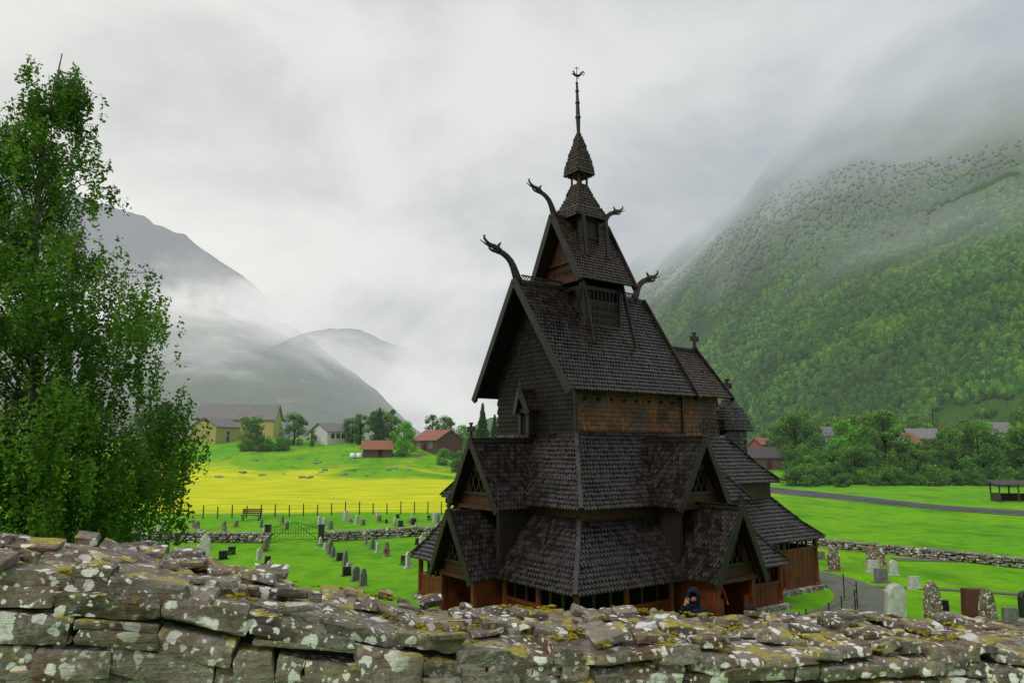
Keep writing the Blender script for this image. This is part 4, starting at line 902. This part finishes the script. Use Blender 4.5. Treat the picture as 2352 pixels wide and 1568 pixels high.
def gmesh(kind):
    m=MB()
    if kind==0: pr=[(-.28,0),(.28,0),(.28,.72),(.2,.86),(.08,.93),(-.08,.93),(-.2,.86),(-.28,.72)]
    elif kind==1: pr=[(-.30,0),(.32,0),(.29,.55),(-.27,.58)]
    elif kind==2: pr=[(-.26,0),(.27,0),(.25,.6),(.17,.95),(.02,1.1),(-.14,1.0),(-.25,.65)]
    else: pr=[(-.2,0),(.2,0),(.18,.8),(0,.98),(-.18,.8)]
    th=.16; k=len(pr); fr=[Vector((x,-th/2,z+.06)) for x,z in pr]; fr2=[Vector((x*.94,-th/2-.02,.06+z*.97+.012)) for x,z in pr]; bk=[Vector((x,th/2,z+.06)) for x,z in pr]
    m.add(fr2+fr+bk,[tuple(range(k)),tuple(reversed(range(2*k,3*k)))]+[(k+i,k+(i+1)%k,(i+1)%k,i) for i in range(k)]+[(2*k+i,2*k+(i+1)%k,k+(i+1)%k,k+i) for i in range(k)])
    m.box((0,0,-.04),(.78,.34,.2)); return m
GM={}
def grave(kind,mat,x,y,h,rz,label,tl=0):
    key=(kind,mat.name)
    if key not in GM: o=gmesh(kind).obj('gravestone',mat); GM[key]=o.data; 
    else: o=bpy.data.objects.new('gravestone',GM[key]); link(o)
    o.location=(x,y,H(x,y)); o.scale=(h,h,h); o.rotation_euler=(tl,tl*.6,rz); tag(o,label,'gravestone','gravestones in the churchyard')
rr=random.Random(5)
gl=[(-28.4,55),(-27.4,55.9),(-25.8,55.7),(-24.6,58.6),(-23.7,57.2),(-22.4,54.6),(-21.6,59.5),(-20.9,55.2),(-19.3,58.4),(-18.6,61.5),(-17.8,54.8),(-16.9,57.0),(-15.2,60),(-14.4,58.2),(-13.6,57),(-13.9,63.5),(-13.2,62),(-12.4,60.6),(-11.7,59.5),(-11.4,64.2),(-10.9,62.4),(-10.1,61),(-9.2,59.6),(-8.6,58.6),(-8.2,61.6),(-7.8,60.2),(-7.4,58.8),(-7.0,64),(-6.4,63),(-6.0,61.8),(-5.6,60.4),(-5.2,64.5),(-4.6,63),(-9.8,65),
    (-21.5,46.0),(-20.0,44.0),(-18.6,46.6),(-17.6,43.0),(-16.2,44.0),(-15.9,42.0),(-13.9,42.0),(-13.0,40.6),(-12.1,48.0),(-11.4,46.6),(-10.6,44.4),(-10.1,43.0),(-9.4,41.6),(-8.7,39.8),(-8.2,38.4),(-7.9,36.6),(-7.2,35.2),(-6.6,34.0),(-9.2,48.0),(-8.5,46.4),(-7.9,44.8),(-7.1,43.2),(-5.7,40.2),(-5.3,39.0),(-6.0,48.4),(-5.6,46.8),(-11.8,37.2),(-14.8,45.8)]
for k,(x,y) in enumerate(gl):
    mt,kd,lb=rr.choice([(M_GW,0,'pale rounded gravestone on the grass'),(M_GG,1,'low grey gravestone on the grass'),(M_GG,2,'grey pointed gravestone on the grass'),(M_GB,2,'brown lichened gravestone on the grass'),(M_GD,1,'polished dark gravestone on the grass'),(M_GW,3,'narrow white gravestone on the grass'),(M_GW,1,'low pale gravestone on the grass'),(M_GG,0,'grey rounded gravestone on the grass')])
    grave(kd,mt,x,y,rr.uniform(.45,.78),rr.uniform(.7,1.2),lb,rr.uniform(-.06,.06))
grave(3,M_GW,-16.6,41.2,1.4,.4,'tall slender white gravestone')
for a in [(2,M_GB,16.0,38,1.1,.1,'tall brown rough gravestone'),(1,M_GB,18.9,39.7,1.5,-.3,'broad brown weathered gravestone'),(1,M_GW,17.7,37.5,.95,.2,'small white square gravestone'),(0,M_GW,18.3,36.7,.72,.2,'small white rounded gravestone'),(1,M_GG,16.7,34.7,1.0,.2,'low grey block gravestone'),(1,M_GW,17.4,33.2,.85,.3,'small white square gravestone'),(1,M_GG,17.0,42,.7,.1,'low grey block gravestone'),
  (0,M_GW,13.4,27,1.32,.25,'tall pale marble gravestone leaning slightly',.05),(2,M_GB,14.75,27,1.2,.2,'lichen mottled pointed gravestone'),(1,M_GR,16.6,27.6,1.65,.2,'broad red granite gravestone'),(2,M_GB,16.1,26.1,1.12,.25,'lichen mottled pointed gravestone'),(1,M_GG,17.1,26.5,.95,.2,'low grey block gravestone'),(1,M_GD,15.8,28.3,.8,.2,'dark square gravestone beside others'),(0,M_GD,18.6,27.9,.9,.2,'dark rounded gravestone behind a plant')]:
    grave(*a)
M_PET=m_plain('flower_petals',(.5,.04,.05),.6)
for k in range(24):
    x,y=rr.choice(gl)
    V_,F_=leafcloud(np.random.RandomState(k).normal(size=(60,3))*np.array([.12,.12,.09])+np.array([0,0,.12]),.05,np.random.RandomState(k)); o=np_mesh('grave_plant',V_,F_,rr.choice([M_TREEB,M_PET,M_TREE]),tint=np.random.RandomState(k).rand(60)); o.location=(x+.1,y-.5,H(x,y)); tag(o,'small plant growing at a grave','plant','plants at the graves')
f=thing('chain_railing',(0,0,0),'thin dark metal railing beside the gravel path','railing'); rp2=[(9.3,24.4),(10.4,25.3),(11.3,26.4),(12.3,27.6),(13.1,29.2),(13.4,31)]
for x,y in rp2: m=MB(); m.tube([(0,0,-.1),(0,0,.95)],[.022,.02],6); m.tube([(0,0,.93),(0,0,1.0)],[.035,.01],6); m.obj('post',M_STEEL,f,loc=(x,y,H(x,y)))
for z in(.5,.85):
    m=MB()
    for a,b_ in zip(rp2[:-1],rp2[1:]): m.tube([(a[0]+(b_[0]-a[0])*t_,a[1]+(b_[1]-a[1])*t_,H(*a)+z-.08*math.sin(math.pi*t_)) for t_ in(0,.25,.5,.75,1)],[.009]*5,4)
    m.obj('chain',M_STEEL,f)
for x,y,h_ in((111,196,13),(108,230,13),(80,215,12),(116,205,12),(-97,210,9)):
    e=thing('utility_pole',(x,y,H(x,y)),'wooden power line pole with crossarm','utility pole','power line poles'); m=MB(); m.tube([(0,0,0),(0,0,h_)],[.16,.11],8); m.obj('pole',M_POST,e); m=MB(); m.box((0,0,h_-.6),(2.2,.12,.14)); [m.tube([(q_,0,h_-.5),(q_,0,h_-.25)],[.05,.04],6) for q_ in(-.95,0,.95)]; m.obj('crossarm',M_POST,e)

# ---------------------------------------------------------------- people
M_SKIN=m_plain('skin',(.45,.25,.18),.5,.1,20); M_NAVY=m_plain('navy_rain_jacket',(.007,.011,.026),.7,.3,12,spec=.15); M_TROU=m_plain('dark_trousers',(.02,.02,.025),.8); M_REDJ=m_plain('red_jacket',(.35,.02,.02),.5); M_HAIR=m_plain('grey_hair',(.35,.33,.30),.7,.4,30); M_BLK=m_plain('black_jacket',(.012,.012,.014),.7,spec=.15); M_HAIRD=m_plain('dark_hair',(.03,.02,.015),.6,.3,30)
def skin(name,verts,edges,rad,mat,parent,root=0,sub=1):
    me=bpy.data.meshes.new(name); me.from_pydata(verts,edges,[]); me.materials.append(mat); o=bpy.data.objects.new(name,me); link(o,parent)
    md=o.modifiers.new('skin','SKIN'); md.use_smooth_shade=True
    sv=me.skin_vertices[0].data
    for i,r in enumerate(rad): sv[i].radius=(r if isinstance(r,tuple) else (r,r)); sv[i].use_root=(i==root)
    o.modifiers.new('sub','SUBSURF').levels=sub; o.modifiers['sub'].render_levels=sub+1; return o
def person(x,y,rz,label,jm,hooded,hair,arm_up=False,h=1.75,z=None):
    e=thing('person',(x,y,H(x,y) if z is None else z),label,'person',rotz=rz); e.scale=(h/1.75,)*3
    rh=[(.20,-.02,1.40),(.30,-.06,1.14),(.30,-.18,.90)] ; lh=[(-.20,-.02,1.40),(-.30,-.10,1.20),(-.14,-.22,1.54)] if arm_up else [(-.20,-.02,1.40),(-.29,-.04,1.14),(-.30,-.16,.90)]
    hd=lambda s,e_:[tuple(Vector(s)+ (Vector(s)-Vector(e_)).normalized()*.07)]
    Vb=[(0,0,.95),(0,0,1.15),(0,0,1.36),(0,-.01,1.47),(0,-.02,1.56),(0,-.03,1.66)]+rh+hd(rh[2],rh[1])+lh+hd(lh[2],lh[1])+[(.10,0,.88),(.11,-.02,.48),(.11,.02,.08),(.12,-.13,.04),(-.10,0,.88),(-.11,-.02,.48),(-.11,.02,.08),(-.12,-.13,.04)]
    E=[(0,1),(1,2),(2,3),(3,4),(4,5),(2,6),(6,7),(7,8),(8,9),(2,10),(10,11),(11,12),(12,13),(0,14),(14,15),(15,16),(16,17),(0,18),(18,19),(19,20),(20,21)]
    rd=[(.14,.10),(.13,.10),(.15,.10),.055,.075,.085,.055,.042,.028,(.035,.02),.055,.042,.028,(.035,.02),.085,.055,.04,.035,.085,.055,.04,.035]
    for wv,ev in((9,8),(13,12)):
        P_=Vector(Vb[wv]); d=(P_-Vector(Vb[ev])).normalized(); sdv=d.cross(Vector((0,1,0.3))).normalized()
        for q,ln in((-1.5,.055),(-.5,.07),(.5,.066),(1.5,.05)):
            b0=len(Vb); a_=P_+sdv*q*.019+d*.02; Vb+= [tuple(a_),tuple(a_+d*ln*.6),tuple(a_+d*ln+Vector((0,-.02,0)))]; E+=[(wv,b0),(b0,b0+1),(b0+1,b0+2)]; rd+=[.010,.009,.008]
        b0=len(Vb); a_=Vector(Vb[ev]).lerp(P_,.6)+sdv*-.035; Vb+=[tuple(a_),tuple(a_+d*.035+sdv*-.018)]; E+=[(wv,b0),(b0,b0+1)]; rd+=[.011,.009]
    skin('body',Vb,E,rd,M_SKIN,e)
    Vj=[(0,0,.86),(0,0,1.15),(0,0,1.37),(0,0,1.46)]+rh+lh
    skin('jacket',Vj,[(0,1),(1,2),(2,3),(2,4),(4,5),(5,6),(2,7),(7,8),(8,9)],[(.19,.14),(.17,.13),(.18,.13),.085,.085,.07,.055,.085,.07,.055],jm,e)
    skin('trousers',[(0,0,.92),(.10,0,.86),(.11,-.02,.48),(.11,.02,.10),(-.10,0,.86),(-.11,-.02,.48),(-.11,.02,.10)],[(0,1),(1,2),(2,3),(0,4),(4,5),(5,6)],[.15,.11,.08,.065,.11,.08,.065],M_TROU,e)
    m=MB(); m.tube([(0,-.105,1.655),(0,-.135,1.63)],[.012,.018],6); m.obj('nose',M_SKIN,e)
    for sx in(-1,1): m=MB(); m.tube([(sx*.035,-.105,1.665),(sx*.035,-.118,1.665)],[.012,.008],6); m.obj('eye',M_TROU,e)
    m=MB(); m.box((0,-.112,1.595),(.05,.012,.012)); m.obj('mouth',M_REDJ,e)
    m=MB(); vs=[];fs=[]; rows=9;cols=16
    for i_ in range(rows):
        th=math.pi*i_/(rows-1)*.93
        for j_ in range(cols):
            ph=2*math.pi*j_/cols; sx,sy,sz=(.135,.15,.165) if hooded else (.108,.122,.135)
            vs.append((sx*math.sin(th)*math.sin(ph),sy*math.cos(th)-.02,1.67+sz*math.sin(th)*math.cos(ph)))
    lim=rows-2 if hooded else rows-4
    for i_ in range(lim):
        for j_ in range(cols): fs.append((i_*cols+j_,(i_+1)*cols+j_,(i_+1)*cols+(j_+1)%cols,i_*cols+(j_+1)%cols))
    m.add(vs,fs,.5); o=m.obj('hood' if hooded else 'hair',jm if hooded else hair,e,True); md=o.modifiers.new('sol','SOLIDIFY'); md.thickness=.012
    if hooded: m=MB(); m.tube([(0,.03,1.42),(0,.02,1.50),(0,.01,1.58)],[.12,.115,.11],12); m.obj('collar',jm,e,True)
person(3.55,15.0,math.radians(-20),'person in navy hooded rain jacket raising a hand to the face',M_NAVY,True,None,True,1.80)
person(5.12,16.5,math.radians(190),'person in dark hooded jacket standing by the church',M_BLK,True,None,False,1.60)
person(2.10,16.6,math.radians(150),'person with dark hair near the wall',M_BLK,False,M_HAIRD,False,1.55)
person(3.05,16.6,math.radians(170),'person with pale grey hair near the wall',M_BLK,False,M_HAIR,False,1.57)
cw,sw_=math.cos(math.radians(36)),math.sin(math.radians(36))
def cp(s,t_): return (2.745+1.5*(s*cw-t_*sw_),30.39+1.5*(s*sw_+t_*cw))
x,y=cp(.55,-4.0); person(x,y,math.radians(30),'person in red jacket standing in the church porch',M_REDJ,False,M_HAIRD,False,1.6,z=.1)
